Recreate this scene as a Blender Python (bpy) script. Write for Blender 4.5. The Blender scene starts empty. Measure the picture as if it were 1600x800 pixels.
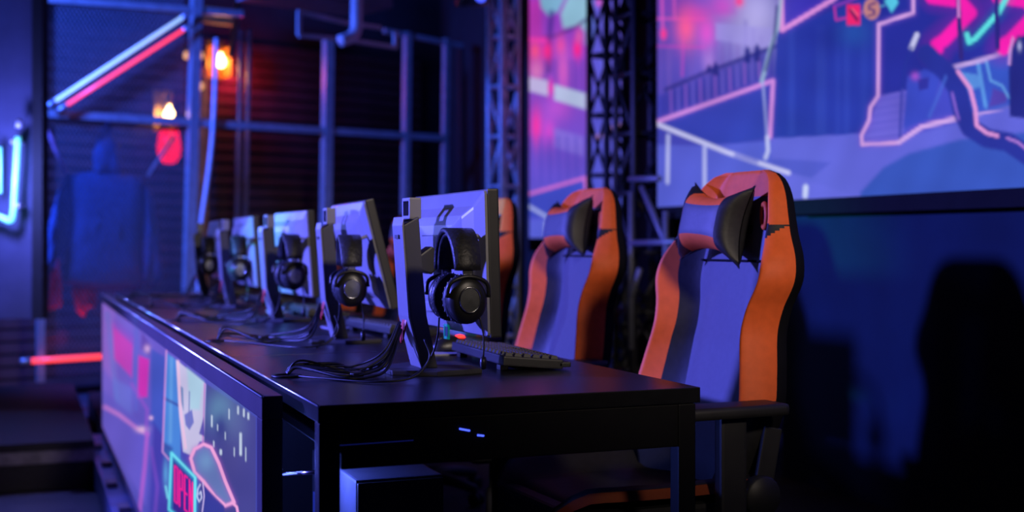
import bpy, bmesh, math, random
import numpy as np
from mathutils import Vector, Matrix

random.seed(7)
PI = math.pi
C = bpy.context.scene.collection
S = bpy.context.scene

# ------------------------------------------------------------------ camera
FPX, HZ, YAW, EYE = 1950.0, 378.0, math.radians(21.5), 1.05
cam_d = bpy.data.cameras.new('camera')
cam_d.sensor_width = 36.0
cam_d.lens = FPX / 1600.0 * 36.0
cam_d.shift_y = -(400.0 - HZ) / 1600.0
cam_d.clip_start = 0.05
cam_d.clip_end = 60
cam_d.dof.use_dof = True
cam_d.dof.focus_distance = 2.72
cam_d.dof.aperture_fstop = 2.2
cam = bpy.data.objects.new('camera', cam_d)
C.objects.link(cam)
cam.location = (0, 0, EYE)
cam.rotation_euler = (PI / 2, 0, -YAW)
S.camera = cam
S.view_settings.view_transform = 'Standard'
S.view_settings.look = 'None'
S.view_settings.exposure = 0.0
S.view_settings.gamma = 1.0
S.view_settings.use_curve_mapping = False

# ------------------------------------------------------------------ world: a closed, dark hall
W = bpy.data.worlds.new('world')
S.world = W
W.use_nodes = True
W.node_tree.nodes['Background'].inputs[0].default_value = (0.01, 0.02, 0.09, 1)
W.node_tree.nodes['Background'].inputs[1].default_value = 0.05


# ------------------------------------------------------------------ stage lamps of the hall
def aim(o, target):
    d = Vector(target) - o.location
    o.rotation_euler = d.to_track_quat('-Z', 'Y').to_euler()


def spot(name, loc, target, col, power, size, blend=0.6, radius=0.12):
    l = bpy.data.lights.new(name, 'SPOT')
    l.energy = power
    l.color = col
    l.spot_size = math.radians(size)
    l.spot_blend = blend
    l.shadow_soft_size = radius
    o = bpy.data.objects.new(name, l)
    C.objects.link(o)
    o.location = loc
    aim(o, target)
    return o


def area(name, loc, target, col, power, sx, sy):
    l = bpy.data.lights.new(name, 'AREA')
    l.energy = power
    l.color = col
    l.shape = 'RECTANGLE'
    l.size, l.size_y = sx, sy
    o = bpy.data.objects.new(name, l)
    C.objects.link(o)
    o.location = loc
    aim(o, target)
    return o


def point(name, loc, col, power, radius=0.03):
    l = bpy.data.lights.new(name, 'POINT')
    l.energy = power
    l.color = col
    l.shadow_soft_size = radius
    o = bpy.data.objects.new(name, l)
    C.objects.link(o)
    o.location = loc
    return o


# blue-violet wash from the audience side, the hall's main light
spot('blue_wash_lamp', (-3.1, 5.0, 2.1), (1.3, 3.9, 1.0), (0.12, 0.125, 1.0), 3600, 66, 0.7, 0.12)
spot('blue_wash_lamp_rear', (-1.3, 8.0, 2.9), (1.9, 10.2, 1.4), (0.04, 0.12, 1.0), 1900, 88, 0.8, 0.2)
# weak neutral work light behind the photographer
spot('house_lamp', (1.3, -2.2, 3.3), (1.6, 3.7, 1.3), (1.0, 0.82, 0.70), 600, 26, 0.5, 0.3)
# cyan accent
spot('cyan_accent_lamp', (-2.9, 5.9, 1.6), (0.93, 5.2, 1.14), (0.02, 0.8, 0.75), 1200, 17, 0.9, 0.1)


# ------------------------------------------------------------------ helpers: pixels to places
VF = Vector((math.sin(YAW), math.cos(YAW), 0))
VR = Vector((math.cos(YAW), -math.sin(YAW), 0))
EYEP = Vector((0, 0, EYE))


def ray(u, v):
    return VF + VR * ((u - 800) / FPX) + Vector((0, 0, (HZ - v) / FPX))


def at_z(u, v, z):
    d = ray(u, v)
    return EYEP + d * ((z - EYE) / d.z)


def at_x(u, v, x):
    d = ray(u, v)
    return EYEP + d * (x / d.x)


def at_y(u, v, y):
    d = ray(u, v)
    return EYEP + d * (y / d.y)


def at_d(u, v, depth):
    return EYEP + ray(u, v) * depth


# ------------------------------------------------------------------ helpers: materials
MATS = {}


def mat(name, col, rough=0.5, metal=0.0, spec=0.5, var=0.12, scale=18.0, bump=0.0, emit=None, es=0.0, coat=0.0):
    if name in MATS:
        return MATS[name]
    m = bpy.data.materials.new(name)
    m.use_nodes = True
    nt = m.node_tree
    b = nt.nodes['Principled BSDF']
    b.inputs['Roughness'].default_value = rough
    b.inputs['Metallic'].default_value = metal
    b.inputs['Specular IOR Level'].default_value = spec
    b.inputs['Coat Weight'].default_value = coat
    tc = nt.nodes.new('ShaderNodeTexCoord')
    n = nt.nodes.new('ShaderNodeTexNoise')
    n.inputs['Scale'].default_value = scale
    n.inputs['Detail'].default_value = 4
    nt.links.new(tc.outputs['Object'], n.inputs['Vector'])
    r = nt.nodes.new('ShaderNodeValToRGB')
    r.color_ramp.elements[0].position = 0.3
    r.color_ramp.elements[1].position = 0.7
    r.color_ramp.elements[0].color = tuple(c * (1 - var) for c in col) + (1,)
    r.color_ramp.elements[1].color = tuple(min(1, c * (1 + var)) for c in col) + (1,)
    nt.links.new(n.outputs['Fac'], r.inputs['Fac'])
    nt.links.new(r.outputs['Color'], b.inputs['Base Color'])
    if bump > 0:
        bp = nt.nodes.new('ShaderNodeBump')
        bp.inputs['Strength'].default_value = bump
        bp.inputs['Distance'].default_value = 0.01
        nt.links.new(n.outputs['Fac'], bp.inputs['Height'])
        nt.links.new(bp.outputs['Normal'], b.inputs['Normal'])
    if emit:
        b.inputs['Emission Color'].default_value = tuple(emit) + (1,)
        b.inputs['Emission Strength'].default_value = es
    MATS[name] = m
    return m


def screen_mat(name, strength=1.0):
    m = bpy.data.materials.new(name)
    m.use_nodes = True
    nt = m.node_tree
    b = nt.nodes['Principled BSDF']
    b.inputs['Base Color'].default_value = (0.01, 0.01, 0.012, 1)
    b.inputs['Roughness'].default_value = 0.45
    b.inputs['Specular IOR Level'].default_value = 0.2
    a = nt.nodes.new('ShaderNodeAttribute')
    a.attribute_name = 'picture'
    nt.links.new(a.outputs['Color'], b.inputs['Emission Color'])
    b.inputs['Emission Strength'].default_value = strength
    return m


def glass_mat(name, col, emit, es):
    m = mat(name, col, 0.25, emit=emit, es=es)
    m.node_tree.nodes['Principled BSDF'].inputs['Transmission Weight'].default_value = 0.5
    return m


M_FLOOR = mat('floor_dark_tile', (0.11, 0.115, 0.14), 0.35, var=0.3, scale=3, bump=0.05)
M_STAGE = mat('stage_black_carpet', (0.012, 0.012, 0.014), 0.85, var=0.3, scale=60, bump=0.1)
M_WALL = mat('wall_black_paint', (0.012, 0.013, 0.018), 0.8, var=0.2, scale=5)
M_NAVY = mat('wall_navy_panel', (0.004, 0.016, 0.032), 0.7, spec=0.15, var=0.15, scale=4)
M_CEIL = mat('ceiling_black', (0.02, 0.022, 0.03), 0.9, var=0.2, scale=4)
M_SLAT = mat('shutter_slat', (0.05, 0.035, 0.04), 0.55, var=0.25, scale=7)
M_DESK = mat('desk_black_laminate', (0.010, 0.010, 0.011), 0.3, spec=0.6, var=0.2, scale=30, bump=0.02)
M_DESKM = mat('desk_black_metal', (0.006, 0.006, 0.007), 0.5, spec=0.3, var=0.2)
M_ALU = mat('counter_frame_metal', (0.085, 0.065, 0.075), 0.38, metal=0.1, var=0.12, scale=8)
M_EDGE = mat('edge_bright_trim', (0.85, 0.9, 0.92), 0.33, metal=1.0, var=0.05)
M_MSHELL = mat('monitor_shell_plastic', (0.29, 0.29, 0.30), 0.33, spec=0.5, var=0.04)
M_MDARK = mat('monitor_dark_plastic', (0.02, 0.02, 0.022), 0.45, var=0.1)
M_STAND = mat('monitor_stand_grey', (0.24, 0.235, 0.245), 0.42, var=0.05)
M_STANDD = mat('monitor_stand_dark', (0.042, 0.041, 0.043), 0.5, var=0.08)
M_RED = mat('red_cable_slot', (0.55, 0.01, 0.015), 0.45, var=0.1)
M_LOGO = mat('stand_mark', (0.03, 0.03, 0.05), 0.5)
M_HSB = mat('headset_black', (0.016, 0.016, 0.017), 0.38, spec=0.5, var=0.15)
M_HSL = mat('headset_leather', (0.02, 0.02, 0.022), 0.5, var=0.25, scale=90, bump=0.25)
M_HSD = mat('headset_disc_steel', (0.25, 0.26, 0.27), 0.28, metal=0.9, var=0.2, scale=40)
M_HSR = mat('headset_ring', (0.6, 0.6, 0.62), 0.2, metal=1.0, var=0.05)
M_CABLE = mat('cable_black_rubber', (0.012, 0.012, 0.013), 0.42, var=0.1)
M_KEYB = mat('keyboard_black', (0.013, 0.013, 0.014), 0.45, var=0.1)
M_KEY = mat('keycap_black', (0.022, 0.022, 0.024), 0.5, var=0.15)
M_KEYL = mat('keycap_light', (0.5, 0.5, 0.52), 0.5, var=0.05)
M_PAD = mat('mousepad_grey', (0.30, 0.30, 0.33), 0.75, var=0.1, scale=80)
M_MREDL = mat('mouse_red_led', (0.3, 0.01, 0.01), 0.3, emit=(1.0, 0.03, 0.02), es=3.0)
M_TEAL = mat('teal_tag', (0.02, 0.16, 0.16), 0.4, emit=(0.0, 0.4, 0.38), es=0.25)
M_ORANGE = mat('chair_orange_leatherette', (0.80, 0.13, 0.028), 0.55, spec=0.2, var=0.06, scale=50, bump=0.03)
M_BLACKL = mat('chair_black_leatherette', (0.016, 0.016, 0.017), 0.5, spec=0.35, var=0.15, scale=60, bump=0.05)
M_FABRIC = mat('chair_panel_leatherette', (0.08, 0.082, 0.095), 0.55, spec=0.4, var=0.06, scale=70, bump=0.04)
M_CBACK = mat('chair_back_black', (0.005, 0.005, 0.006), 0.75, spec=0.12, var=0.15)
M_CPLAST = mat('chair_plastic', (0.02, 0.02, 0.021), 0.5, var=0.15)
M_CHROME = mat('gas_lift_steel', (0.3, 0.3, 0.32), 0.3, metal=0.9, var=0.1)
M_TRUSS = mat('truss_aluminium', (0.42, 0.43, 0.46), 0.45, metal=0.3, var=0.15)
M_TRUSSD = mat('truss_black', (0.03, 0.03, 0.035), 0.5, metal=0.2, var=0.15)
M_POLE = mat('steel_pole', (0.30, 0.30, 0.33), 0.42, metal=0.3, var=0.15)
M_MESH = mat('wire_mesh', (0.14, 0.14, 0.18), 0.5, metal=0.3)
M_HOOD = mat('hoodie_navy', (0.10, 0.17, 0.38), 0.95, spec=0.1, var=0.15, scale=30, bump=0.2)
M_REDC = mat('red_cloth', (0.42, 0.03, 0.05), 0.95, spec=0.1, var=0.2, scale=12, bump=0.2)
M_CAP = mat('tube_end_cap', (0.55, 0.57, 0.62), 0.35, metal=0.5)
M_NEON_W = mat('neon_white_blue', (0.6, 0.7, 0.9), 0.3, emit=(0.33, 0.56, 1.0), es=1.25)
M_NEON_R = mat('neon_red', (0.8, 0.1, 0.1), 0.3, emit=(1.0, 0.045, 0.10), es=1.6)
M_NEON_O = mat('neon_orange_red', (0.8, 0.1, 0.1), 0.3, emit=(1.0, 0.05, 0.045), es=1.7)
M_NEON_C = mat('neon_cyan', (0.4, 0.8, 0.9), 0.3, emit=(0.12, 0.80, 0.82), es=1.0)
M_WOOD = mat('jamb_wood', (0.42, 0.24, 0.09), 0.5, var=0.3, scale=10)
M_BRASS = mat('lantern_brass', (0.5, 0.3, 0.1), 0.35, metal=0.8)
M_BULB = mat('lantern_bulb', (1, 0.8, 0.5), 0.3, emit=(1.0, 0.62, 0.25), es=14.0)
M_AMBER = glass_mat('lantern_amber_glass', (0.9, 0.35, 0.06), (1.0, 0.22, 0.02), 0.55)
M_REDG = glass_mat('lantern_red_glass', (0.8, 0.02, 0.04), (1.0, 0.015, 0.05), 0.9)
M_PIPE = mat('pipe_pale', (0.5, 0.46, 0.5), 0.45, var=0.1)
M_DUCT = mat('duct_navy', (0.08, 0.09, 0.14), 0.6, var=0.15)
M_STONE = mat('stone_band', (0.16, 0.15, 0.17), 0.8, var=0.4, scale=14, bump=0.3)
M_BLUELED = mat('blue_led', (0.1, 0.1, 0.8), 0.3, emit=(0.06, 0.10, 1.0), es=2.0)
M_BOARD = mat('haze_board', (0.07, 0.075, 0.14), 0.7, var=0.15, scale=6)
M_CASE = mat('computer_case', (0.10, 0.10, 0.12), 0.4, var=0.1)


# ------------------------------------------------------------------ helpers: geometry
def obj(name, bm, m, parent=None, smooth=False, loc=None):
    me = bpy.data.meshes.new(name)
    bmesh.ops.recalc_face_normals(bm, faces=bm.faces[:])
    bm.to_mesh(me)
    bm.free()
    me.materials.append(m)
    if smooth:
        me.polygons.foreach_set('use_smooth', [True] * len(me.polygons))
    o = bpy.data.objects.new(name, me)
    C.objects.link(o)
    if parent:
        o.parent = parent
    if loc is not None:
        o.location = loc
    return o


def inst(o, parent=None, loc=None, rot=None):
    c = o.copy()
    C.objects.link(c)
    if parent:
        c.parent = parent
    if loc is not None:
        c.location = loc
    if rot is not None:
        c.rotation_euler = rot
    return c


def tag(o, label, cat, group=None):
    o['label'] = label
    o['category'] = cat
    if group:
        o['group'] = group
    return o


def struct(o, label, cat):
    o['kind'] = 'structure'
    o['label'] = label
    o['category'] = cat
    return o


def thing(name, label, cat, loc=(0, 0, 0), rotz=0, group=None):
    o = bpy.data.objects.new(name, None)
    o.empty_display_size = 0.05
    C.objects.link(o)
    o.location = loc
    o.rotation_euler = (0, 0, rotz)
    return tag(o, label, cat, group)


def copy_tree(o, parent=None, label=None):
    c = o.copy()
    C.objects.link(c)
    if parent:
        c.parent = parent
    if label:
        c['label'] = label
    for ch in list(o.children):
        copy_tree(ch, c)
    return c


def box(bm, c, s, bev=0.0, rot=None):
    r = bmesh.ops.create_cube(bm, size=1.0)
    vs = r['verts']
    bmesh.ops.scale(bm, vec=Vector(s), verts=vs)
    if bev > 0:
        es = list({e for v in vs for e in v.link_edges})
        rb = bmesh.ops.bevel(bm, geom=es, offset=min(bev, min(s) * 0.45), segments=2, affect='EDGES', profile=0.7)
        vs = list({v for f in rb['faces'] for v in f.verts} | {v for v in vs if v.is_valid})
    if rot is not None:
        bmesh.ops.rotate(bm, cent=(0, 0, 0), matrix=rot, verts=vs)
    bmesh.ops.translate(bm, vec=Vector(c), verts=vs)
    return vs


def bx(c, s, bev=0.0, rot=None):
    bm = bmesh.new()
    box(bm, c, s, bev, rot)
    return bm


def lohi(a, b, bev=0.0):
    a, b = Vector(a), Vector(b)
    lo = Vector(map(min, a, b))
    hi = Vector(map(max, a, b))
    return bx((lo + hi) / 2, hi - lo, bev)


def spline(pts, n=8):
    pts = [Vector(p) for p in pts]
    if len(pts) < 3:
        return pts
    out = []
    P = [pts[0] * 2 - pts[1]] + pts + [pts[-1] * 2 - pts[-2]]
    for i in range(1, len(P) - 2):
        p0, p1, p2, p3 = P[i - 1:i + 3]
        for k in range(n):
            t = k / n
            out.append(0.5 * ((2 * p1) + (p2 - p0) * t + (2 * p0 - 5 * p1 + 4 * p2 - p3) * t * t +
                              (3 * p1 - p0 - 3 * p2 + p3) * t ** 3))
    out.append(pts[-1])
    return out


def tube(bm, path, r, seg=8, cap=True):
    path = [Vector(p) for p in path]
    rings = []
    n = len(path)
    up = Vector((0, 0, 1))
    prev = None
    for i, p in enumerate(path):
        t = (path[min(i + 1, n - 1)] - path[max(i - 1, 0)])
        if t.length < 1e-9:
            t = Vector((0, 0, 1))
        t.normalize()
        if prev is None:
            a = up if abs(t.z) < 0.9 else Vector((1, 0, 0))
            x = a.cross(t).normalized()
        else:
            x = (prev - t * prev.dot(t))
            if x.length < 1e-6:
                x = up.cross(t)
            x.normalize()
        prev = x
        y = t.cross(x)
        rr = r[i] if isinstance(r, (list, tuple)) else r
        rings.append([bm.verts.new(p + x * math.cos(2 * PI * k / seg) * rr + y * math.sin(2 * PI * k / seg) * rr)
                      for k in range(seg)])
    for a, b in zip(rings[:-1], rings[1:]):
        for k in range(seg):
            bm.faces.new((a[k], a[(k + 1) % seg], b[(k + 1) % seg], b[k]))
    if cap:
        bm.faces.new(rings[0][::-1])
        bm.faces.new(rings[-1])


def tb(path, r, seg=8):
    bm = bmesh.new()
    tube(bm, path, r, seg)
    return bm


def bar(bm, p, q, w, h=None):
    """square-section bar from p to q"""
    h = h or w
    p, q = Vector(p), Vector(q)
    t = (q - p)
    L = t.length
    rot = t.to_track_quat('X', 'Z').to_matrix()
    box(bm, (p + q) / 2, (L, w, h), 0, rot)


def lathe(bm, prof, seg=20, axis='Z', c=(0, 0, 0)):
    """profile of (radius, height)"""
    rings = []
    c = Vector(c)
    for r, h in prof:
        ring = []
        for k in range(seg):
            a = 2 * PI * k / seg
            x, y = r * math.cos(a), r * math.sin(a)
            if axis == 'Z':
                v = Vector((x, y, h))
            elif axis == 'Y':
                v = Vector((x, h, y))
            else:
                v = Vector((h, x, y))
            ring.append(bm.verts.new(c + v))
        rings.append(ring)
    for a, b in zip(rings[:-1], rings[1:]):
        for k in range(seg):
            bm.faces.new((a[k], a[(k + 1) % seg], b[(k + 1) % seg], b[k]))
    if prof[0][0] > 1e-6:
        bm.faces.new(rings[0])
    if prof[-1][0] > 1e-6:
        bm.faces.new(rings[-1])
    bmesh.ops.remove_doubles(bm, verts=bm.verts[:], dist=1e-6)


def lt(prof, seg=20, axis='Z', c=(0, 0, 0)):
    bm = bmesh.new()
    lathe(bm, prof, seg, axis, c)
    return bm


def prism(pts, y0, y1, bev=0.0, plane='XZ'):
    """extrude a polygon drawn in XZ along Y (or XY along Z)"""
    bm = bmesh.new()
    if plane == 'XZ':
        a = [bm.verts.new((p[0], y0, p[1])) for p in pts]
        b = [bm.verts.new((p[0], y1, p[1])) for p in pts]
    elif plane == 'YZ':
        a = [bm.verts.new((y0, p[0], p[1])) for p in pts]
        b = [bm.verts.new((y1, p[0], p[1])) for p in pts]
    else:
        a = [bm.verts.new((p[0], p[1], y0)) for p in pts]
        b = [bm.verts.new((p[0], p[1], y1)) for p in pts]
    bm.faces.new(a)
    bm.faces.new(b[::-1])
    n = len(pts)
    for i in range(n):
        bm.faces.new((a[i], b[i], b[(i + 1) % n], a[(i + 1) % n]))
    if bev > 0:
        bmesh.ops.bevel(bm, geom=bm.edges[:], offset=bev, segments=2, affect='EDGES', profile=0.7)
    return bm


def lerp_tab(tab, x):
    if x <= tab[0][0]:
        return tab[0][1]
    for (a, b), (c, d) in zip(tab[:-1], tab[1:]):
        if x <= c:
            t = (x - a) / (c - a)
            return b + (d - b) * t
    return tab[-1][1]


def smooth_tab(tab, x):
    """Catmull-Rom through a table of (x, y)"""
    if x <= tab[0][0]:
        return tab[0][1]
    if x >= tab[-1][0]:
        return tab[-1][1]
    for i in range(len(tab) - 1):
        if x <= tab[i + 1][0]:
            x1, y1 = tab[i]
            x2, y2 = tab[i + 1]
            x0, y0 = tab[i - 1] if i > 0 else (2 * x1 - x2, y1)
            x3, y3 = tab[i + 2] if i + 2 < len(tab) else (2 * x2 - x1, y2)
            t = (x - x1) / (x2 - x1)
            m1 = (y2 - y0) / (x2 - x0) * (x2 - x1)
            m2 = (y3 - y1) / (x3 - x1) * (x2 - x1)
            return ((2 * t ** 3 - 3 * t * t + 1) * y1 + (t ** 3 - 2 * t * t + t) * m1 +
                    (-2 * t ** 3 + 3 * t * t) * y2 + (t ** 3 - t * t) * m2)


# ------------------------------------------------------------------ drawing for the LED screens
def srgb(c):
    c = np.asarray(c, float) / 255.0
    return np.where(c <= 0.04045, c / 12.92, ((c + 0.055) / 1.055) ** 2.4)


class Picture:
    """a drawing on a flat LED screen, one colour for each LED; coordinates are those of the photograph"""

    def __init__(self, P):
        d = P - np.array([0, 0, EYE])
        z = d @ np.array(VF)
        l = d @ np.array(VR)
        self.U = 800 + FPX * l / z
        self.V = HZ - FPX * d[:, 2] / z
        self.c = np.zeros((len(P), 3))

    def mix(self, a, col):
        a = np.clip(a, 0, 1)[:, None]
        self.c = self.c * (1 - a) + srgb(col)[None, :] * a

    def fill(self, col):
        self.c[:] = srgb(col)

    def grad(self, p, q, cp, cq, a=1.0):
        p, q = np.array(p, float), np.array(q, float)
        d = q - p
        t = np.clip(((self.U - p[0]) * d[0] + (self.V - p[1]) * d[1]) / (d @ d), 0, 1)[:, None]
        g = srgb(cp)[None] * (1 - t) + srgb(cq)[None] * t
        self.c = self.c * (1 - a) + g * a

    def poly(self, pts, col, a=1.0, soft=1.5):
        pts = np.array(pts, float)
        ins = np.zeros(len(self.U), bool)
        dm = np.full(len(self.U), 1e9)
        n = len(pts)
        for i in range(n):
            x1, y1 = pts[i]
            x2, y2 = pts[(i + 1) % n]
            cond = (y1 > self.V) != (y2 > self.V)
            if y2 != y1:
                xi = (x2 - x1) * (self.V - y1) / (y2 - y1) + x1
                ins ^= cond & (self.U < xi)
            dm = np.minimum(dm, self.seg(x1, y1, x2, y2))
        sd = np.where(ins, dm, -dm)
        self.mix(a * np.clip(sd / soft + 0.5, 0, 1), col)

    def seg(self, x1, y1, x2, y2):
        dx, dy = x2 - x1, y2 - y1
        L = dx * dx + dy * dy + 1e-9
        t = np.clip(((self.U - x1) * dx + (self.V - y1) * dy) / L, 0, 1)
        return np.hypot(self.U - x1 - t * dx, self.V - y1 - t * dy)

    def line(self, pts, w, col, a=1.0, soft=1.5, glow=0.0, gcol=None):
        dm = np.full(len(self.U), 1e9)
        for (x1, y1), (x2, y2) in zip(pts[:-1], pts[1:]):
            dm = np.minimum(dm, self.seg(x1, y1, x2, y2))
        if glow:
            self.mix(0.5 * np.exp(-(dm / glow) ** 2), gcol or col)
        self.mix(a * np.clip((w / 2 - dm) / soft + 0.5, 0, 1), col)

    def blob(self, x, y, rx, ry, col, a=1.0):
        self.mix(a * np.exp(-((self.U - x) / rx) ** 2 - ((self.V - y) / ry) ** 2), col)

    def rect(self, x0, y0, x1, y1, col, a=1.0, soft=1.5):
        self.poly([(x0, y0), (x1, y0), (x1, y1), (x0, y1)], col, a, soft)


def led_panel(name, X, y0, y1, z0, z1, dy, dz, draw, m, parent, facing=-1):
    ny, nz = int((y1 - y0) / dy) + 1, int((z1 - z0) / dz) + 1
    ys = np.linspace(y0, y1, ny)
    zs = np.linspace(z0, z1, nz)
    G = np.zeros((nz, ny, 3))
    G[..., 0] = X
    G[..., 1] = ys[None, :]
    G[..., 2] = zs[:, None]
    P = G.reshape(-1, 3)
    pic = Picture(P)
    draw(pic, P)
    nz_ = sum(np.sin(pic.U * a_ + pic.V * b_ + c_) for a_, b_, c_ in ((.041, .023, 0), (.027, -.06, 2), (.083, .012, 4), (-.021, .09, 1), (.12, .05, 3)))
    pic.c *= (1 + 0.028 * nz_)[:, None]
    pic.c = np.clip(pic.c, 0, None)
    idx = np.arange(nz * ny).reshape(nz, ny)
    F = np.stack([idx[:-1, :-1], idx[1:, :-1], idx[1:, 1:], idx[:-1, 1:]], -1).reshape(-1, 4)
    me = bpy.data.meshes.new(name)
    me.vertices.add(len(P))
    me.vertices.foreach_set('co', P.astype(np.float32).ravel())
    me.loops.add(F.size)
    me.loops.foreach_set('vertex_index', F.astype(np.int32).ravel())
    me.polygons.add(len(F))
    me.polygons.foreach_set('loop_start', np.arange(0, F.size, 4, dtype=np.int32))
    me.update()
    at = me.color_attributes.new('picture', 'FLOAT_COLOR', 'POINT')
    at.data.foreach_set('color', np.concatenate([pic.c, np.ones((len(P), 1))], 1).astype(np.float32).ravel())
    me.materials.append(m)
    o = bpy.data.objects.new(name, me)
    C.objects.link(o)
    if parent:
        o.parent = parent
        o.location = -parent.location
    return o


# ================================================================== THE SETTING
FLOOR, STAGE = -0.20, 0.0
o = obj('floor', lohi((-4.2, -3.2, FLOOR - 0.1), (5.0, 13.2, FLOOR - 0.012)), M_FLOOR)
struct(o, 'dark tiled hall floor beside the raised stage', 'floor')
tile = None
for i in range(8):
    for j in range(6):
        c = (-3.6 + i * 0.5 + 0.09, 3.9 + j * 0.5, FLOOR - 0.006)
        if tile is None:
            tile = obj('tile', bx((0, 0, 0), (0.494, 0.494, 0.012), 0.002), M_FLOOR, o, loc=c)
        else:
            inst(tile, o, c)
o = obj('ceiling', lohi((-4.2, -3.2, 3.7), (5.0, 13.2, 3.8)), M_CEIL)
struct(o, 'black ceiling over the whole hall', 'ceiling')
o = obj('wall_left', lohi((-4.2, -3.2, FLOOR), (-4.1, 13.2, 3.7)), M_WALL)
struct(o, 'black hall wall on the audience side', 'wall')
o = obj('wall_right', lohi((3.95, -3.2, FLOOR), (4.05, 13.2, 3.7)), M_WALL)
struct(o, 'black backdrop wall behind the truss and big screens', 'wall')
o = obj('wall_front', lohi((-4.2, -3.2, FLOOR), (5.0, -3.1, 3.7)), M_WALL)
struct(o, 'black hall wall opposite the shutter wall', 'wall')

# stage with its low ledge, on which the lit counter stands
o = obj('floor_stage', lohi((0.44, -1.5, FLOOR), (3.9, 9.2, STAGE)), M_STAGE)
struct(o, 'black carpeted stage platform under the desks', 'stage')
led = thing('stage_ledge', 'dark metal ledge along the stage under the lit counter', 'ledge', (0.395, 4.9, FLOOR))
obj('ledge_body', bx((0, 0, 0.073), (0.09, 5.3, 0.146), 0.004), mat('ledge_blue_wash_metal', (0.10, 0.13, 0.24), 0.4, metal=0.2, var=0.35, scale=9), led)  # base colour tinted blue, standing in for the blue light on the ledge
for k in range(9):
    obj('clamp_block', bx((-0.012 + 0.012 * (k % 2), -2.35 + k * 0.56, 0.158), (0.045, 0.10, 0.024), 0.004), M_ALU, led)

# low rear platform with a stone band
rp = thing('rear_platform', 'low black platform with a grey stone fascia in front of the wire mesh', 'platform', (-1.6, 8.1, FLOOR))
obj('platform_top', lohi((-2.4, -1.40, 0.20), (1.95, 1.3, 0.24)), M_STAGE, rp)
obj('base', lohi((-2.4, -1.38, 0.0), (1.95, 1.2, 0.132)), M_STAGE, rp)
for k in range(6):
    obj('stone', bx((-2.03 + k * 0.725, -1.33, 0.166), (0.715, 0.12, 0.066), 0.006), M_STONE, rp)

# ------------------------------------------------------------------ slatted shutter wall at the rear
FA = math.atan2(1.03, 3.375)
FO = Vector((0.155, 9.61, FLOOR))
FD = Vector((math.cos(FA), math.sin(FA), 0))
FN = Vector((-math.sin(FA), math.cos(FA), 0))


def fr(u, v, off=0.0):
    """a photo pixel on the rear steel frame's plane (off metres behind it), in the frame's own coordinates"""
    d = ray(u, v)
    t = ((FO + FN * off) - EYEP).dot(FN) / d.dot(FN)
    p = EYEP + d * t - FO
    return Vector((p.dot(FD), off, p.z))


wb = bpy.data.objects.new('wall_back', None)
C.objects.link(wb)
wb.location = FO + FN * 1.1
wb.rotation_euler = (0, 0, FA)
struct(wb, 'dark rear wall clad with horizontal shutter slats', 'wall')
obj('wall_board', lohi((-4.2, 0.06, 0), (4.4, 0.12, 3.9)), M_WALL, wb)
sl = None
for k in range(30):
    c = (0.75, 0.03, 0.10 + k * 0.1)
    if sl is None:
        sl = obj('slat', bx((0, 0, 0), (6.6, 0.03, 0.088), 0.012, Matrix.Rotation(-0.18, 3, 'X')), M_SLAT, wb, loc=c)
    else:
        inst(sl, wb, c)

# ------------------------------------------------------------------ big LED screens
XW = 3.10
ZS = EYE + 0.0585 * XW


def hsh(x):
    x = np.sin(x * 127.1) * 43758.5453
    return x - np.floor(x)


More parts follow.
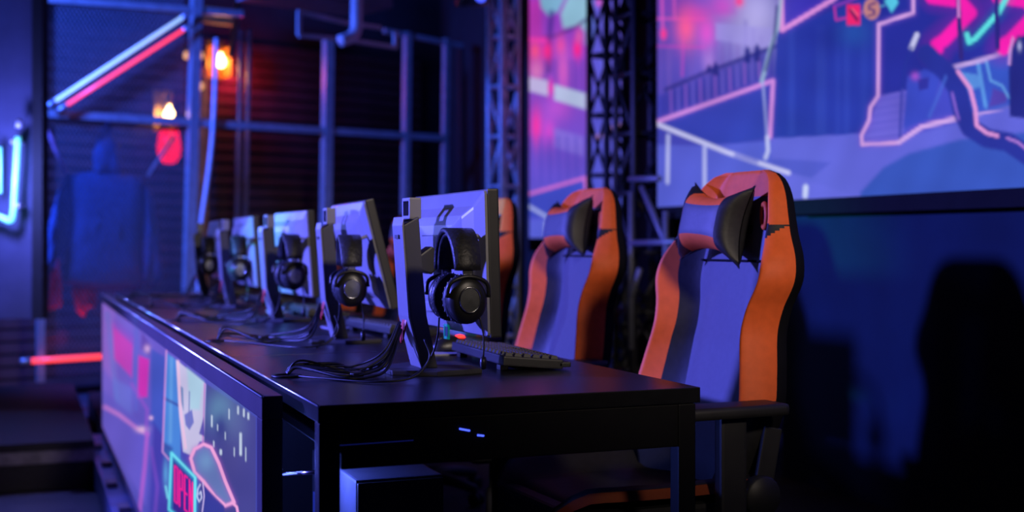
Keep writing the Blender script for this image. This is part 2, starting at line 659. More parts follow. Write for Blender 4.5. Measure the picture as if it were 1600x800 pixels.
def draw_main(p, P):
    p.fill((46, 62, 176))
    p.grad((1200, 20), (1200, 330), (28, 40, 140), (66, 74, 190))
    # misty upper left street
    p.blob(1110, 60, 75, 120, (120, 100, 205), 0.75)
    p.blob(1180, 30, 50, 70, (180, 172, 228), 0.9)
    p.blob(1050, 20, 40, 70, (110, 70, 180), 0.7)
    for x in range(1030, 1210, 12):
        h = float(hsh(np.array(x * 0.13)))
        p.rect(x, 20 + 60 * h, x + 6, 170 - 30 * h, (70 + 60 * h, 60 + 30 * h, 180), 0.35, 6)
    p.rect(1028, -40, 1150, 22, (150, 60, 190), 0.35, 8)
    p.line([(1034, -20), (1036, 60)], 4, (225, 90, 190), 0.7, 3)
    p.line([(1053, -20), (1054, 30)], 4, (225, 90, 190), 0.6, 3)
    p.line([(1026, 29), (1100, 30)], 5, (220, 80, 185), 0.6, 3)
    p.line([(1026, 72), (1100, 74)], 4, (190, 60, 180), 0.6, 4)
    p.line([(1068, 60), (1066, 118)], 4, (190, 70, 190), 0.6, 4)
    p.blob(1072, 42, 16, 30, (250, 90, 140), 0.9)
    p.blob(1104, 50, 14, 26, (225, 80, 200), 0.85)
    p.blob(1088, 25, 20, 15, (230, 70, 170), 0.6)
    p.blob(1037, 53, 5, 8, (255, 50, 130), 0.9)
    p.blob(1155, 2, 7, 8, (255, 40, 110), 0.9)
    p.blob(1130, 10, 20, 20, (215, 60, 190), 0.6)
    p.poly([(1118, 36), (1206, 44), (1206, 78), (1118, 62)], (160, 150, 225), 0.65, 5)
    p.blob(1108, 96, 10, 16, (190, 140, 225), 0.5)
    # railing with figures
    p.poly([(1030, 150), (1100, 118), (1160, 92), (1212, 70), (1212, 128), (1030, 190)], (45, 50, 155), 0.75, 8)
    for i in range(14):
        x = 1048 + i * 11.5
        y = 142 - (x - 1048) * 0.38
        p.line([(x, y), (x + 1, y + 38 - i * 0.5)], 3, (120, 105, 210) if i % 2 else (160, 100, 200), 0.5, 3)
    p.line([(1040, 140), (1105, 112), (1212, 72)], 6, (30, 36, 120), 0.8, 3)
    for x, y, h in ((1168, 72, 26), (1183, 68, 28), (1118, 96, 22), (1108, 100, 14)):
        p.poly([(x - 5, y + h), (x - 4, y + 6), (x, y), (x + 4, y + 6), (x + 5, y + h)], (26, 34, 120), 0.9, 3)
    # block with pink outline
    p.poly([(1024, 192), (1210, 126), (1208, 214), (1150, 224), (1090, 226)], (44, 60, 166), 0.95, 2)
    p.poly([(1022, 226), (1100, 228), (1262, 216), (1262, 340), (1022, 340)], (86, 96, 206), 0.8, 3)
    # pavement
    p.poly([(1205, 216), (1350, 208), (1620, 150), (1620, 330), (1205, 330)], (94, 98, 206), 1, 3)
    p.poly([(1345, 300), (1380, 262), (1420, 240), (1500, 218), (1620, 205), (1620, 330), (1340, 330)], (46, 80, 174), 0.95, 6)
    p.poly([(1205, 248), (1250, 250), (1298, 254), (1268, 278), (1205, 262)], (74, 82, 190), 0.8, 3)
    p.poly([(1205, 262), (1330, 305), (1205, 318)], (100, 102, 214), 0.7, 5)
    # dark facade
    p.poly([(1214, 50), (1372, -10), (1372, 152), (1352, 208), (1207, 216)], (32, 52, 156), 0.96, 2)
    for x, w, a in ((1232, 10, 0.45), (1275, 16, 0.4), (1306, 6, 0.35), (1318, 10, 0.35), (1345, 10, 0.25)):
        p.rect(x, 40, x + w, 212, (50, 74, 178), a, 7)
    p.blob(1300, 55, 55, 30, (22, 34, 130), 0.7)
    p.blob(1335, 52, 26, 22, (30, 90, 165), 0.5)
    p.poly([(1222, -10), (1222, 46), (1300, 0), (1300, -10)], (54, 44, 170), 0.9, 2)
    p.line([(1221, -20), (1222, 47), (1305, -3)], 7, (216, 140, 212), 1, 2, 7, (120, 70, 200))
    p.line([(1304, 10), (1340, -4)], 4, (150, 60, 190), 0.8, 3)
    p.line([(1304, 12), (1306, 31), (1324, 27)], 3, (205, 50, 160), 0.9, 2)
    # pink railing lines
    p.line([(1022, 192), (1208, 126), (1203, 214)], 6, (206, 138, 216), 1, 2.5, 6, (120, 80, 205))
    p.line([(1022, 192), (1136, 238), (1232, 270)], 7, (200, 200, 240), 0.95, 3)
    p.line([(1150, 243), (1182, 252)], 7, (88, 92, 200), 0.7, 3)
    p.line([(1044, 212), (1043, 285)], 6, (185, 190, 238), 0.85, 3)
    p.line([(1101, 230), (1101, 300)], 6, (185, 190, 238), 0.85, 3)
    p.line([(1259, 292), (1258, 306)], 8, (205, 215, 245), 0.9, 3)
    # lamp cable
    p.line([(1221, -10), (1216, 40), (1204, 75), (1195, 110), (1190, 128)], 6, (150, 180, 205), 0.85, 3)
    p.line([(1214, 10), (1210, 60), (1196, 110)], 4, (18, 34, 100), 0.8, 3)
    p.line([(1192, 128), (1198, 205), (1200, 235), (1197, 246)], 4, (150, 160, 220), 0.8, 3)
    # three small emblems
    p.rect(1323, 7, 1344, 39, (235, 30, 92), 1, 3)
    p.line([(1329, 16), (1339, 31)], 5, (90, 20, 70), 0.9, 2)
    p.line([(1331, 14), (1341, 24)], 2, (250, 110, 130), 0.8, 2)
    p.poly([(1362 + 13 * math.cos(t), 14 + 17 * math.sin(t)) for t in np.linspace(0, 2 * PI, 14)[:-1]], (196, 130, 120), 1, 3)
    p.line([(1368, 4), (1358, 8), (1358, 14), (1366, 16), (1366, 22), (1357, 25)], 4, (90, 50, 110), 0.9, 2)
    p.poly([(1382, 2), (1394, -14), (1404, 4), (1393, 20)], (80, 190, 215), 1, 3)
    p.line([(1346, 20), (1350, 18)], 3, (190, 110, 150), 0.9, 2)
    p.line([(1376, 10), (1382, 8)], 3, (80, 150, 190), 0.9, 2)
    # white outlined corner and stairs
    p.poly([(1373, 40), (1428, 20), (1470, -10), (1640, -10), (1640, 120), (1560, 140), (1430, 190), (1376, 152)], (30, 38, 140), 0.9, 3)
    p.poly([(1374, 150), (1420, 140), (1408, 228), (1347, 226)], (108, 98, 205), 0.85, 3)
    for k in range(6):
        y = 158 + k * 12
        p.line([(1370 - k * 4, y), (1416, y - 9)], 3, (84, 80, 190), 0.6, 3)
    p.poly([(1418, 130), (1500, 100), (1500, 190), (1412, 214)], (66, 72, 190), 0.9, 6)
    p.line([(1427, -10), (1427, 20), (1373, 38), (1372, 150), (1360, 168), (1358, 188), (1346, 212), (1347, 226), (1402, 223),
            (1440, 197), (1500, 182)], 5, (212, 160, 220), 1, 2.2, 6, (120, 80, 200))
    p.line([(1404, 223), (1440, 199), (1494, 186), (1600, 160)], 6, (205, 165, 225), 1, 3)
    # car by the wall
    p.poly([(1418, 120), (1445, 108), (1470, 118), (1452, 186), (1412, 200)], (52, 70, 185), 0.9, 4)
    p.poly([(1434, 124), (1452, 120), (1450, 138), (1436, 142)], (40, 40, 140), 0.9, 3)
    p.blob(1430, 119, 6, 6, (170, 80, 200), 0.9)
    p.poly([(1495, 105), (1540, 90), (1600, 74), (1600, 165), (1520, 178)], (50, 84, 190), 0.95, 4)
    p.poly([(1500, 112), (1534, 118), (1532, 136), (1512, 142)], (90, 150, 220), 0.8, 3)
    p.poly([(1552, 138), (1575, 148), (1572, 160), (1545, 168)], (90, 40, 140), 0.6, 4)
    p.line([(1528, 98), (1540, 166)], 6, (90, 150, 220), 0.9, 3)
    p.line([(1541, 95), (1548, 126), (1566, 134), (1576, 152)], 4, (100, 160, 225), 0.9, 3)
    p.line([(1488, 106), (1540, 92), (1580, 78), (1600, 76)], 7, (196, 165, 222), 0.95, 3)
    p.line([(1432, 56), (1424, 74)], 7, (185, 185, 225), 0.9, 3)
    p.line([(1424, 74), (1410, 110), (1406, 215)], 4, (28, 40, 140), 0.8, 3)
    # neon arrows
    for dx in (0, 104):
        p.line([(1462 + dx, -6), (1512 + dx, 6), (1520 + dx, 18), (1464 + dx, 70), (1462 + dx, 78)], 40, (120, 20, 150), 0.55, 26)
        p.line([(1456 + dx, -4), (1500 + dx, 2), (1516 + dx, 20), (1476 + dx, 62), (1464 + dx, 70), (1464 + dx, 76)], 20, (246, 20, 165), 1, 5)
    p.line([(1575, -8), (1560, 20), (1524, 60), (1512, 66), (1510, 54)], 18, (20, 90, 150), 0.6, 14)
    p.line([(1575, -8), (1560, 20), (1524, 60), (1514, 66), (1511, 54)], 8, (90, 220, 215), 1, 3)
    p.line([(1497, -10), (1499, 40), (1502, 90)], 7, (44, 30, 110), 1, 2)
    p.line([(1497, -10), (1498, 26)], 4, (210, 130, 205), 0.9, 2)
    p.line([(1557, -10), (1559, 75)], 7, (34, 26, 110), 1, 2)
    # thick hose
    hose = [(1448, 84), (1460, 96), (1478, 112), (1496, 138), (1504, 175), (1516, 200), (1542, 216), (1575, 222), (1610, 246)]
    p.line(hose, 30, (32, 44, 140), 1, 5)
    p.line([(1497, 112), (1516, 138), (1524, 170), (1526, 196), (1542, 208), (1558, 212)], 6, (225, 150, 210), 1, 3)
    p.line([(1488, 146), (1494, 172), (1498, 186)], 4, (140, 100, 205), 0.8, 3)
    p.line([(1574, 216), (1590, 222), (1605, 234)], 4, (190, 130, 215), 0.8, 3)
    p.line([(1433, 54), (1424, 76)], 7, (196, 196, 230), 0.95, 3)
    p.line([(1424, 74), (1413, 106), (1410, 140)], 4, (30, 44, 140), 0.9, 3)
    p.line([(1410, 140), (1407, 212)], 4, (70, 74, 180), 0.7, 3)
    p.line([(1199, 214), (1200, 236), (1196, 247)], 6, (190, 195, 236), 0.9, 3)
    p.line([(1478, 120), (1466, 150), (1452, 182)], 5, (66, 100, 200), 0.7, 3)
    # dark figure at the right
    p.poly([(1582, 70), (1590, 56), (1604, 56), (1640, 80), (1640, 190), (1578, 182), (1576, 110)], (24, 30, 110), 1, 4)
    p.line([(1583, 60), (1578, 80), (1577, 100)], 4, (200, 150, 215), 0.9, 3)
    p.blob(1593, 72, 3, 7, (190, 190, 235), 0.9)
    # outside the photograph: the street simply goes on
    out = np.clip((p.U - 1605) / 20, 0, 1)
    p.mix(out * 0.9, (54, 62, 178))
    up = np.clip((-12 - p.V) / 15, 0, 1)
    p.mix(up * 0.85, (60, 52, 170))
    for k in range(4):
        p.line([(1700 + k * 170, 250), (1760 + k * 190, -200)], 10, (214, 130, 212), 0.8, 4)


def draw_side(p, P):
    p.fill((96, 74, 190))
    p.grad((870, 0), (870, 360), (150, 60, 190), (76, 84, 205))
    p.poly([(820, 0), (845, 0), (850, 110), (822, 110)], (190, 50, 170), 0.7, 10)
    p.poly([(843, -5), (884, -5), (872, 18), (858, 26), (846, 12)], (120, 175, 205), 0.95, 5)
    p.poly([(888, -5), (930, -5), (930, 64), (905, 40), (880, 44), (876, 22)], (140, 190, 212), 0.95, 6)
    p.poly([(912, 40), (930, 38), (930, 76), (914, 70)], (130, 160, 215), 0.8, 5)
    p.line([(830, 62), (868, 56), (900, 42), (930, 20)], 5, (70, 40, 130), 0.8, 3)
    p.line([(862, 20), (858, 70), (857, 110)], 10, (60, 40, 140), 0.7, 4)
    p.line([(826, 62), (850, 62)], 8, (240, 60, 180), 0.8, 4)
    for x, y, rx, ry, c in ((836, 80, 8, 14, (250, 80, 130)), (855, 80, 8, 16, (250, 40, 130)), (902, 76, 7, 16, (255, 20, 120)),
                            (876, 72, 8, 16, (235, 70, 150)), (838, 112, 12, 18, (220, 120, 190)), (880, 110, 10, 36, (205, 90, 190)),
                            (860, 138, 6, 14, (235, 50, 170)), (838, 196, 9, 28, (245, 50, 160)), (858, 205, 10, 22, (205, 70, 200)),
                            (870, 170, 22, 20, (180, 80, 205)), (905, 56, 6, 12, (220, 90, 170))):
        p.blob(x, y, rx, ry, c, 0.9)
    for x in (852, 868, 890, 898, 910):
        p.line([(x, 95), (x + 1, 150)], 4, (96, 60, 170), 0.6, 3)
    p.poly([(826, 120), (856, 126), (856, 150), (826, 142)], (190, 180, 225), 0.95, 4)
    p.poly([(866, 132), (915, 146), (915, 171), (866, 156)], (176, 190, 222), 0.95, 4)
    p.poly([(866, 200), (912, 214), (912, 244), (866, 230)], (130, 110, 215), 0.8, 6)
    for x in range(830, 1000, 14):
        p.line([(x, 215), (x + 2, 285)], 5, (76, 70, 190), 0.5, 5)
    p.poly([(820, 305), (915, 278), (1010, 250), (1010, 340), (820, 340)], (60, 72, 190), 0.95, 3)
    p.poly([(820, 345), (1010, 330), (1010, 390), (820, 390)], (88, 96, 212), 0.8, 4)
    p.line([(824, 304), (914, 278), (916, 302)], 5, (205, 110, 205), 1, 3)
    p.line([(826, 322), (870, 348)], 5, (170, 180, 238), 0.9, 3)
    p.line([(853, 348), (853, 372)], 5, (170, 180, 238), 0.8, 3)
    p.rect(922, -10, 1020, 400, (76, 84, 205), 0.85, 8)
    p.line([(932, 216), (966, 196)], 8, (210, 150, 220), 0.9, 3)
    p.blob(936, 4, 5, 6, (225, 90, 190), 0.9)
    for k in range(6):
        p.blob(948, 30 + k * 62, 14, 24, (100, 100, 222), 0.7)


M_LED = screen_mat('led_picture', 1.0)
M_LEDS = screen_mat('led_picture_side', 1.0)
scr = thing('led_wall_screen', 'huge LED wall showing a blue neon street drawing above the navy wall', 'screen', (XW, 3.5, ZS))
led_panel('picture', XW, 1.4, at_x(1027, 300, XW).y, ZS, 2.95, 0.008, 0.008, draw_main, M_LED, scr)
y1 = at_x(1027, 300, XW).y
obj('cabinet', lohi((0.003, 1.35 - 3.5, -0.06), (0.12, y1 - 3.5 + 0.004, 1.75)), M_CBACK, scr)
obj('bottom_rail', lohi((-0.02, 1.35 - 3.5, -0.065), (0.003, at_x(1240, 313, XW).y - 3.5, -0.002)), M_CBACK, scr)

XS = 3.6
scr2 = thing('led_side_screen', 'tall LED side screen with pink and white street drawing behind the truss', 'screen', (XS, 7.8, 1.0))
ya, yb = at_x(1012, 200, XS).y, at_x(827, 200, XS).y
led_panel('picture', XS, ya, yb, at_x(827, 372, XS).z, 3.1, 0.01, 0.01, draw_side, M_LEDS, scr2)
obj('cabinet', lohi((0.003, ya - 7.8 - 0.02, -0.02), (0.10, yb - 7.8 + 0.02, 2.15)), M_CBACK, scr2)

# navy wall under the main screen
o = obj('wall_right_lower', lohi((XW + 0.07, -1.5, STAGE), (XW + 0.14, 4.75, ZS - 0.07)), M_NAVY)
struct(o, 'navy panel wall below the huge LED wall', 'wall')


# ------------------------------------------------------------------ trusses
def truss(label, loc, w, h, m, n, rotz=0.0, r=0.018, group='truss towers between the screens'):
    t = thing('truss_tower', label, 'truss', loc, rotz, group)
    ch = None
    for sx in (-1, 1):
        for sy in (-1, 1):
            c = (sx * w / 2, sy * w / 2, 0)
            if ch is None:
                ch = obj('chord', tb([(0, 0, 0), (0, 0, h)], r, 8), m, t, True, c)
            else:
                inst(ch, t, c)
    step = h / n
    base = {}
    for f in range(4):
        for k in range(n):
            z0, z1 = k * step, (k + 1) * step
            if k % 2:
                z0, z1 = z1, z0
            key = ('d', k % 2)
            if key not in base:
                base[key] = obj('brace', tb([(-w / 2, -w / 2, (0 if k % 2 == 0 else step)), (w / 2, -w / 2, (step if k % 2 == 0 else 0))], r * 0.6, 6), m, t, True,
                                (0, 0, k * step))
                base[key].rotation_euler = (0, 0, f * PI / 2)
            else:
                inst(base[key], t, (0, 0, k * step), (0, 0, f * PI / 2))
            if 'c' not in base:
                base['c'] = obj('crossbar', tb([(-w / 2, -w / 2, 0), (w / 2, -w / 2, 0)], r * 0.7, 6), m, t, True, (0, 0, k * step + 0.01))
            else:
                inst(base['c'], t, (0, 0, k * step + 0.01), (0, 0, f * PI / 2))
    obj('foot_plate', bx((0, 0, 0.008), (w + 0.03, w + 0.03, 0.016)), m, t)
    return t


p = at_x(786, 300, 3.25)
truss('aluminium truss tower beside the pink side screen, next to the rear steel frame', (p.x, p.y, STAGE if p.y < 9.2 else FLOOR), 0.15, 3.6, M_TRUSS, 10, 0.3)
p = at_x(948, 300, 3.28)
truss('slim aluminium truss tower standing in front of the pink side screen', (p.x, p.y, STAGE), 0.15, 3.6, mat('truss_silhouette', (0.10, 0.105, 0.12), 0.45, metal=0.2, var=0.15), 10, 0.3)  # same aluminium, darkened in the colour so this tower reads as a silhouette
p = at_x(1004, 300, 3.22)
truss('black truss tower at the edge of the huge LED wall', (p.x, p.y, STAGE), 0.22, 3.6, M_TRUSSD, 11, 0.0, 0.02)
p0, p1 = at_x(806, 300, 3.5), at_x(826, 300, 3.5)
o = obj('drape_column', bx((0, 0, 1.9), (0.05, abs(p0.y - p1.y) * 0.9, 3.75), 0.01), M_CBACK, loc=((p0.x + p1.x) / 2 - 0.05, (p0.y + p1.y) / 2, FLOOR))
tag(o, 'black covered column at the edge of the pink side screen', 'column')
p0, p1 = at_x(974, 300, 3.45), at_x(1030, 300, 3.45)
o = obj('black_drape', prism([(p0.y, STAGE), (p1.y, STAGE), (p1.y, 3.6), (p0.y, 3.6)], 3.45, 3.47, 0, 'YZ'), M_CBACK)
tag(o, 'black drape hanging behind the black truss tower', 'drape')
# support scaffold under the left end of the big screen
sc = thing('screen_support', 'dark tubular support frame under the end of the huge LED wall', 'scaffold', (3.3, 5.6, STAGE))


def sup(name, a, b, x, r=0.016, m=mat('support_tube', (0.13, 0.135, 0.16), 0.45, metal=0.2)):
    pa, pb = at_x(a[0], a[1], x), at_x(b[0], b[1], x)
    obj(name, tb([pa - sc.location, pb - sc.location], r, 8), m, sc, True)


sup('tube', (984, 280), (1030, 279), 3.06)
sup('tube', (984, 380), (1055, 378), 3.06)
sup('diagonal_tube', (1003, 292), (1046, 395), 3.06)
sup('upright_tube', (1040, 330), (1040, 560), 3.06)
sup('upright_tube', (986, 300), (986, 545), 3.06)
sup('diagonal_tube', (1000, 420), (975, 500), 3.06)

# ------------------------------------------------------------------ rear steel frame with wire mesh
sf = thing('steel_frame', 'blue-lit steel pole frame in front of the shutter wall', 'frame', FO, FA)


def fpole(u, v0, w, lean=0.0, m=M_POLE, zbot=None, name='pole'):
    a = fr(u, v0)
    x0 = a.x
    bm = bmesh.new()
    bar(bm, (x0 + lean, 0, a.z), (x0 - lean * 0.6, 0, 0.24 if x0 < 1.2 and u < 320 else 0.0 if zbot is None else zbot), w)
    obj(name, bm, m, sf)


fpole(297, -60, 0.075, 0.06)
fpole(508, 62, 0.075, 0.03)
fpole(632, 50, 0.06, 0.03)
fpole(693, 60, 0.05, 0.03)
fpole(720, 70, 0.035, 0.0, M_TRUSSD)
fpole(63, -60, 0.05, 0.0)
a, b = fr(63, 177), fr(697, 216)
bm = bmesh.new()
bar(bm, a, b, 0.055)
obj('rail', bm, M_POLE, sf)
a, b = fr(63, -2), fr(378, 22)
bm = bmesh.new()
bar(bm, a, b, 0.05)
obj('rail', bm, M_POLE, sf)
a, b = fr(600, 48), fr(722, 72)
bm = bmesh.new()
bar(bm, a, b, 0.04)
obj('rail', bm, M_POLE, sf)

# wire mesh panel
xa, xb = fr(66, 200).x, fr(290, 200).x
za, zb = 0.26, fr(180, -20).z
bm = bmesh.new()
pitch = 0.032
for sgn in (-1, 1):
    k = xa - (zb - za)
    while k < xb + (zb - za):
        # wire x = k + sgn*(z - zmid)*1.6
        zm = (za + zb) / 2
        pts = []
        for z in (za, zb):
            pts.append((k + sgn * (z - zm) * 0.62, z))
        (x0, z0), (x1, z1) = pts
        # clip to the panel
        t0, t1 = 0.0, 1.0
        dx = x1 - x0
        for lim, s in ((xa, 1), (xb, -1)):
            f0, f1 = s * (x0 - lim), s * (x1 - lim)
            if f0 < 0 and f1 < 0:
                t0, t1 = 1, 0
            elif f0 < 0:
                t0 = max(t0, f0 / (f0 - f1))
            elif f1 < 0:
                t1 = min(t1, f0 / (f0 - f1))
        if t1 > t0:
            P0 = Vector((x0 + dx * t0, 0.004 * sgn, z0 + (z1 - z0) * t0))
            P1 = Vector((x0 + dx * t1, 0.004 * sgn, z0 + (z1 - z0) * t1))
            if (P1 - P0).length > 0.01:
                tube(bm, [P0, P1], 0.0035, 3, False)
        k += pitch
w_ = obj('wire_mesh', bm, M_MESH, sf, loc=(0, 0.03, 0))
w_['label'] = 'fine diamond wire mesh'
w_['kind'] = 'stuff'


# neon tubes fixed to the frame
def neon(label, path, r, m, group=None, caps=True):
    t = thing('neon_tube', label, 'neon tube', path[0], 0, group)
    o0 = Vector(path[0])
    pts = [Vector(q) - o0 for q in path]
    obj('glass_tube', tb(pts, r, 10), m, t, True)
    if caps:
        for a_, b_ in ((pts[0], pts[1]), (pts[-1], pts[-2])):
            d_ = (a_ - b_).normalized()
            obj('end_cap', tb([a_, a_ + d_ * 0.07], r * 1.15, 10), M_CAP, t, True)
    return t


def fw(u, v, off=0.0):
    l = fr(u, v, off)
    return FO + FD * l.x + FN * l.y + Vector((0, 0, l.z))


neon('slanting pale blue-white neon tube on the wire mesh frame', [fw(86, 158, -0.09), fw(284, 28, -0.09)], 0.0145, M_NEON_W)
neon('slanting red neon tube below the pale blue one', [fw(104, 164, -0.09), fw(286, 47, -0.09)], 0.0135, M_NEON_R)
neon('level orange-red neon tube low on the mesh behind the lit counter', [fw(48, 564, -0.12), fw(175, 556, -0.12)], 0.020, M_NEON_O)

# ------------------------------------------------------------------ hoodie hung behind the mesh
hd = thing('hoodie', 'navy hooded sweatshirt hung with spread sleeves behind the wire mesh', 'hoodie', fw(165, 440, 0.16), FA)
hz0 = fr(165, 440, 0.16)


def hp(u, v):
    q = fr(u, v, 0.16) - hz0
    return (q.x, q.z)


def cloth(name, pts, th, m, parent, sub=2, amp=0.012):
    bm = bmesh.new()
    n = len(pts)
    cx = sum(q[0] for q in pts) / n
    cz = sum(q[1] for q in pts) / n
    rings = [(1.0, 0.0), (0.9, th * 0.7), (0.6, th), (0.3, th * 1.05)]
    for side in (-1, 1):
        prev = None
        for s, d in rings:
            ring = [bm.verts.new((cx + (q[0] - cx) * s, side * d + amp * math.sin(q[0] * 40 + q[1] * 9), cz + (q[1] - cz) * s)) for q in pts]
            if prev:
                for i in range(n):
                    bm.faces.new((prev[i], prev[(i + 1) % n], ring[(i + 1) % n], ring[i]))
            prev = ring
        bm.faces.new(prev)
    bmesh.ops.remove_doubles(bm, verts=bm.verts[:], dist=1e-5)
    return obj(name, bm, m, parent, True)


def dense(pts, k=4):
    out = []
    for (a_, b_), (c_, d_) in zip(pts, pts[1:] + pts[:1]):
        for i in range(k):
            out.append((a_ + (c_ - a_) * i / k, b_ + (d_ - b_) * i / k))
    return out


cloth('body', dense([hp(*q) for q in ((104, 272), (160, 266), (222, 276), (226, 330), (220, 450), (160, 452), (98, 444), (112, 340))]), 0.05, M_HOOD, hd)
cloth('sleeve', dense([hp(*q) for q in ((104, 274), (114, 320), (108, 380), (86, 410), (74, 450), (62, 440), (74, 360), (90, 300))]), 0.04, M_HOOD, hd)
cloth('sleeve', dense([hp(*q) for q in ((226, 284), (238, 300), (248, 370), (252, 436), (238, 450), (222, 440), (224, 340))]), 0.04, M_HOOD, hd)
cloth('hood', dense([hp(*q) for q in ((146, 272), (144, 240), (156, 205), (168, 188), (180, 214), (188, 250), (186, 274))]), 0.05, M_HOOD, hd)
h0 = hp(66, 186), hp(103, 272), hp(231, 274), hp(272, 214)
c1 = obj('hanging_cord', tb([(h0[0][0], 0, h0[0][1]), (h0[1][0], 0, h0[1][1])], 0.014, 6), mat('cord_pink', (0.6, 0.25, 0.4), 0.6), hd, True)
c1['label'] = 'pink hanging cord'
c2 = obj('hanging_cord', tb([(h0[2][0], 0, h0[2][1]), (h0[3][0], 0, h0[3][1])], 0.014, 6), mat('cord_white', (0.6, 0.6, 0.65), 0.6), hd, True)
c2['label'] = 'white hanging cord'
for q, lab in ((((80, 405), (92, 402), (98, 440), (96, 478), (76, 486), (78, 440)), 'narrow red cloth strip hanging beside the navy hoodie'),
               (((112, 448), (152, 444), (152, 480), (138, 482), (132, 496), (118, 486)), 'ragged red cloth hanging below the navy hoodie')):
    r0 = fw(q[0][0], q[0][1], 0.3)
    l0 = fr(q[0][0], q[0][1], 0.3)
    t = cloth('red_cloth', dense([((fr(*s, 0.3) - l0).x, (fr(*s, 0.3) - l0).z) for s in q]), 0.012, M_REDC, None)
    t.location = r0
    t.rotation_euler = (0, 0, FA)
    tag(t, lab, 'cloth')

# ------------------------------------------------------------------ lanterns and warm door jamb behind the frame
def lantern(label, u, v, off, glass, red=False):
    p_ = fw(u, v, off)
    t = thing('wall_lantern', label, 'lantern', p_, FA)
    obj('bulb', lt([(0.0, -0.055), (0.03, -0.04), (0.042, -0.01), (0.035, 0.025), (0.016, 0.05), (0.014, 0.075)], 14), M_BULB, t, True)
    obj('socket', lt([(0.02, 0.07), (0.028, 0.08), (0.028, 0.14), (0.012, 0.16), (0.0, 0.165)], 14), M_BRASS, t, True)
    obj('back_plate', bx((0, 0.12, 0.03), (0.16, 0.02, 0.34), 0.006), M_BRASS, t)
    obj('arm', tb([(0, 0.11, 0.15), (0, 0.06, 0.2), (0, 0, 0.16)], 0.012, 8), M_BRASS, t, True)
    if red:
        g = obj('red_globe', lt([(0.03, -0.13), (0.075, -0.14), (0.085, -0.2), (0.095, -0.27), (0.085, -0.34), (0.05, -0.39), (0.0, -0.4)], 18), M_REDG, t, True)
        g['label'] = 'red glass globe'
        obj('collar', lt([(0.075, -0.09), (0.08, -0.1), (0.08, -0.13), (0.03, -0.14)], 18), M_BRASS, t, True)
    else:
        obj('amber_panel', bx((-0.07, 0.02, 0.0), (0.012, 0.14, 0.26), 0.003), M_AMBER, t)
        obj('amber_panel', bx((0.07, 0.02, 0.0), (0.012, 0.14, 0.26), 0.003), M_AMBER, t)
    lp = point('lantern_light', p_ - FN * 0.09 + Vector((0, 0, -0.01)), (1.0, 0.42, 0.12), 1.6, 0.04)
    return t


lantern('warm amber wall lantern glowing on the shutter wall', 345, 96, 0.85, True)
lantern('brass wall lantern with glowing bulb over a red globe', 264, 178, 0.35, False, True)
point('red_shutter_lamp', fw(385, 112, 0.93), (1.0, 0.03, 0.08), 8, 0.05)
point('red_cloth_fill', fw(118, 515, 0.23), (1.0, 0.03, 0.07), 1.5, 0.04)  # no fixture here; red light added so the cloth shows red
p0 = fw(317, 90, 0.95)
j = obj('door_jamb', lohi((-0.035, -0.03, 0.0), (0.035, 0.03, 2.75)), M_WOOD, loc=(p0.x, p0.y, FLOOR))
j.rotation_euler = (0, 0, FA)
tag(j, 'warm brown wooden door jamb behind the thick frame pole', 'door jamb')
p0 = fw(336, 25, 0.5)
j = obj('lintel', bx((0, 0, 0), (0.36, 0.06, 0.13), 0.005), M_WOOD, loc=p0)
j.rotation_euler = (0, 0, FA)
tag(j, 'short brown wooden lintel above the amber lantern', 'lintel')
for u_, v_, lab in ((291, 87, 'small glowing amber bulb on the mesh side of the thick frame pole'),
                    (314, 87, 'upper small amber bulb beside the thick frame pole under the lintel'),
                    (314, 135, 'lower small amber bulb beside the thick frame pole')):
    t = thing('string_bulb', lab, 'bulb', fw(u_, v_, 0.12), FA, 'small amber bulbs')
    obj('globe', lt([(0.0, -0.03), (0.018, -0.022), (0.024, 0.0), (0.018, 0.022), (0.01, 0.03)], 12), mat('bulb_amber', (0.9, 0.5, 0.2), 0.3, emit=(1.0, 0.45, 0.12), es=0.9), t, True)
    obj('socket', lt([(0.011, 0.03), (0.012, 0.06), (0.0, 0.064)], 10), M_BRASS, t, True)
    obj('bracket', bx((0, -0.03, 0.066), (0.012, 0.09, 0.008)), M_BRASS, t)
# conduits and hanging cable in front of the shutter
for k, u in enumerate((377, 390)):
    p0, p1 = fw(u, 45, 0.6), fw(u - 6, 345, 0.6)
    o = obj('conduit', tb([Vector((0, 0, 0)), p1 - p0], 0.02, 8), M_POLE, None, True, p0)
    tag(o, 'one of two thin vertical conduits in front of the shutter wall', 'conduit', 'twin conduits')
pp = [fw(372, -30, 0.15), fw(371, 20, 0.15), fw(364, 66, 0.15), fw(361, 90, 0.15)]
o = obj('conduit', tb(spline([q - pp[0] for q in pp]), 0.028, 8), M_POLE, None, True, pp[0])
tag(o, 'bent dark conduit coming down from the ceiling beside the amber lantern', 'conduit')
pp = [fw(338, 60, -0.05), fw(334, 180, -0.05), fw(327, 260, -0.05), fw(315, 345, -0.05), fw(310, 400, -0.05), fw(311, 500, -0.05)]
o = obj('hanging_cable', tb(spline([q - pp[0] for q in pp]), 0.018, 8), mat('cable_pale', (0.55, 0.52, 0.6), 0.5), None, True, pp[0])
tag(o, 'pale cable hanging down beside the thick frame pole', 'cable')

# ------------------------------------------------------------------ ceiling services
dc = thing('ceiling_duct', 'dark blue ventilation duct under the ceiling above the steel frame', 'duct', fw(480, 10, -1.2), FA)
z_ = fr(480, 10, -1.2)


def dl(u, v, off=-1.2):
    q = fr(u, v, off) - z_
    return q


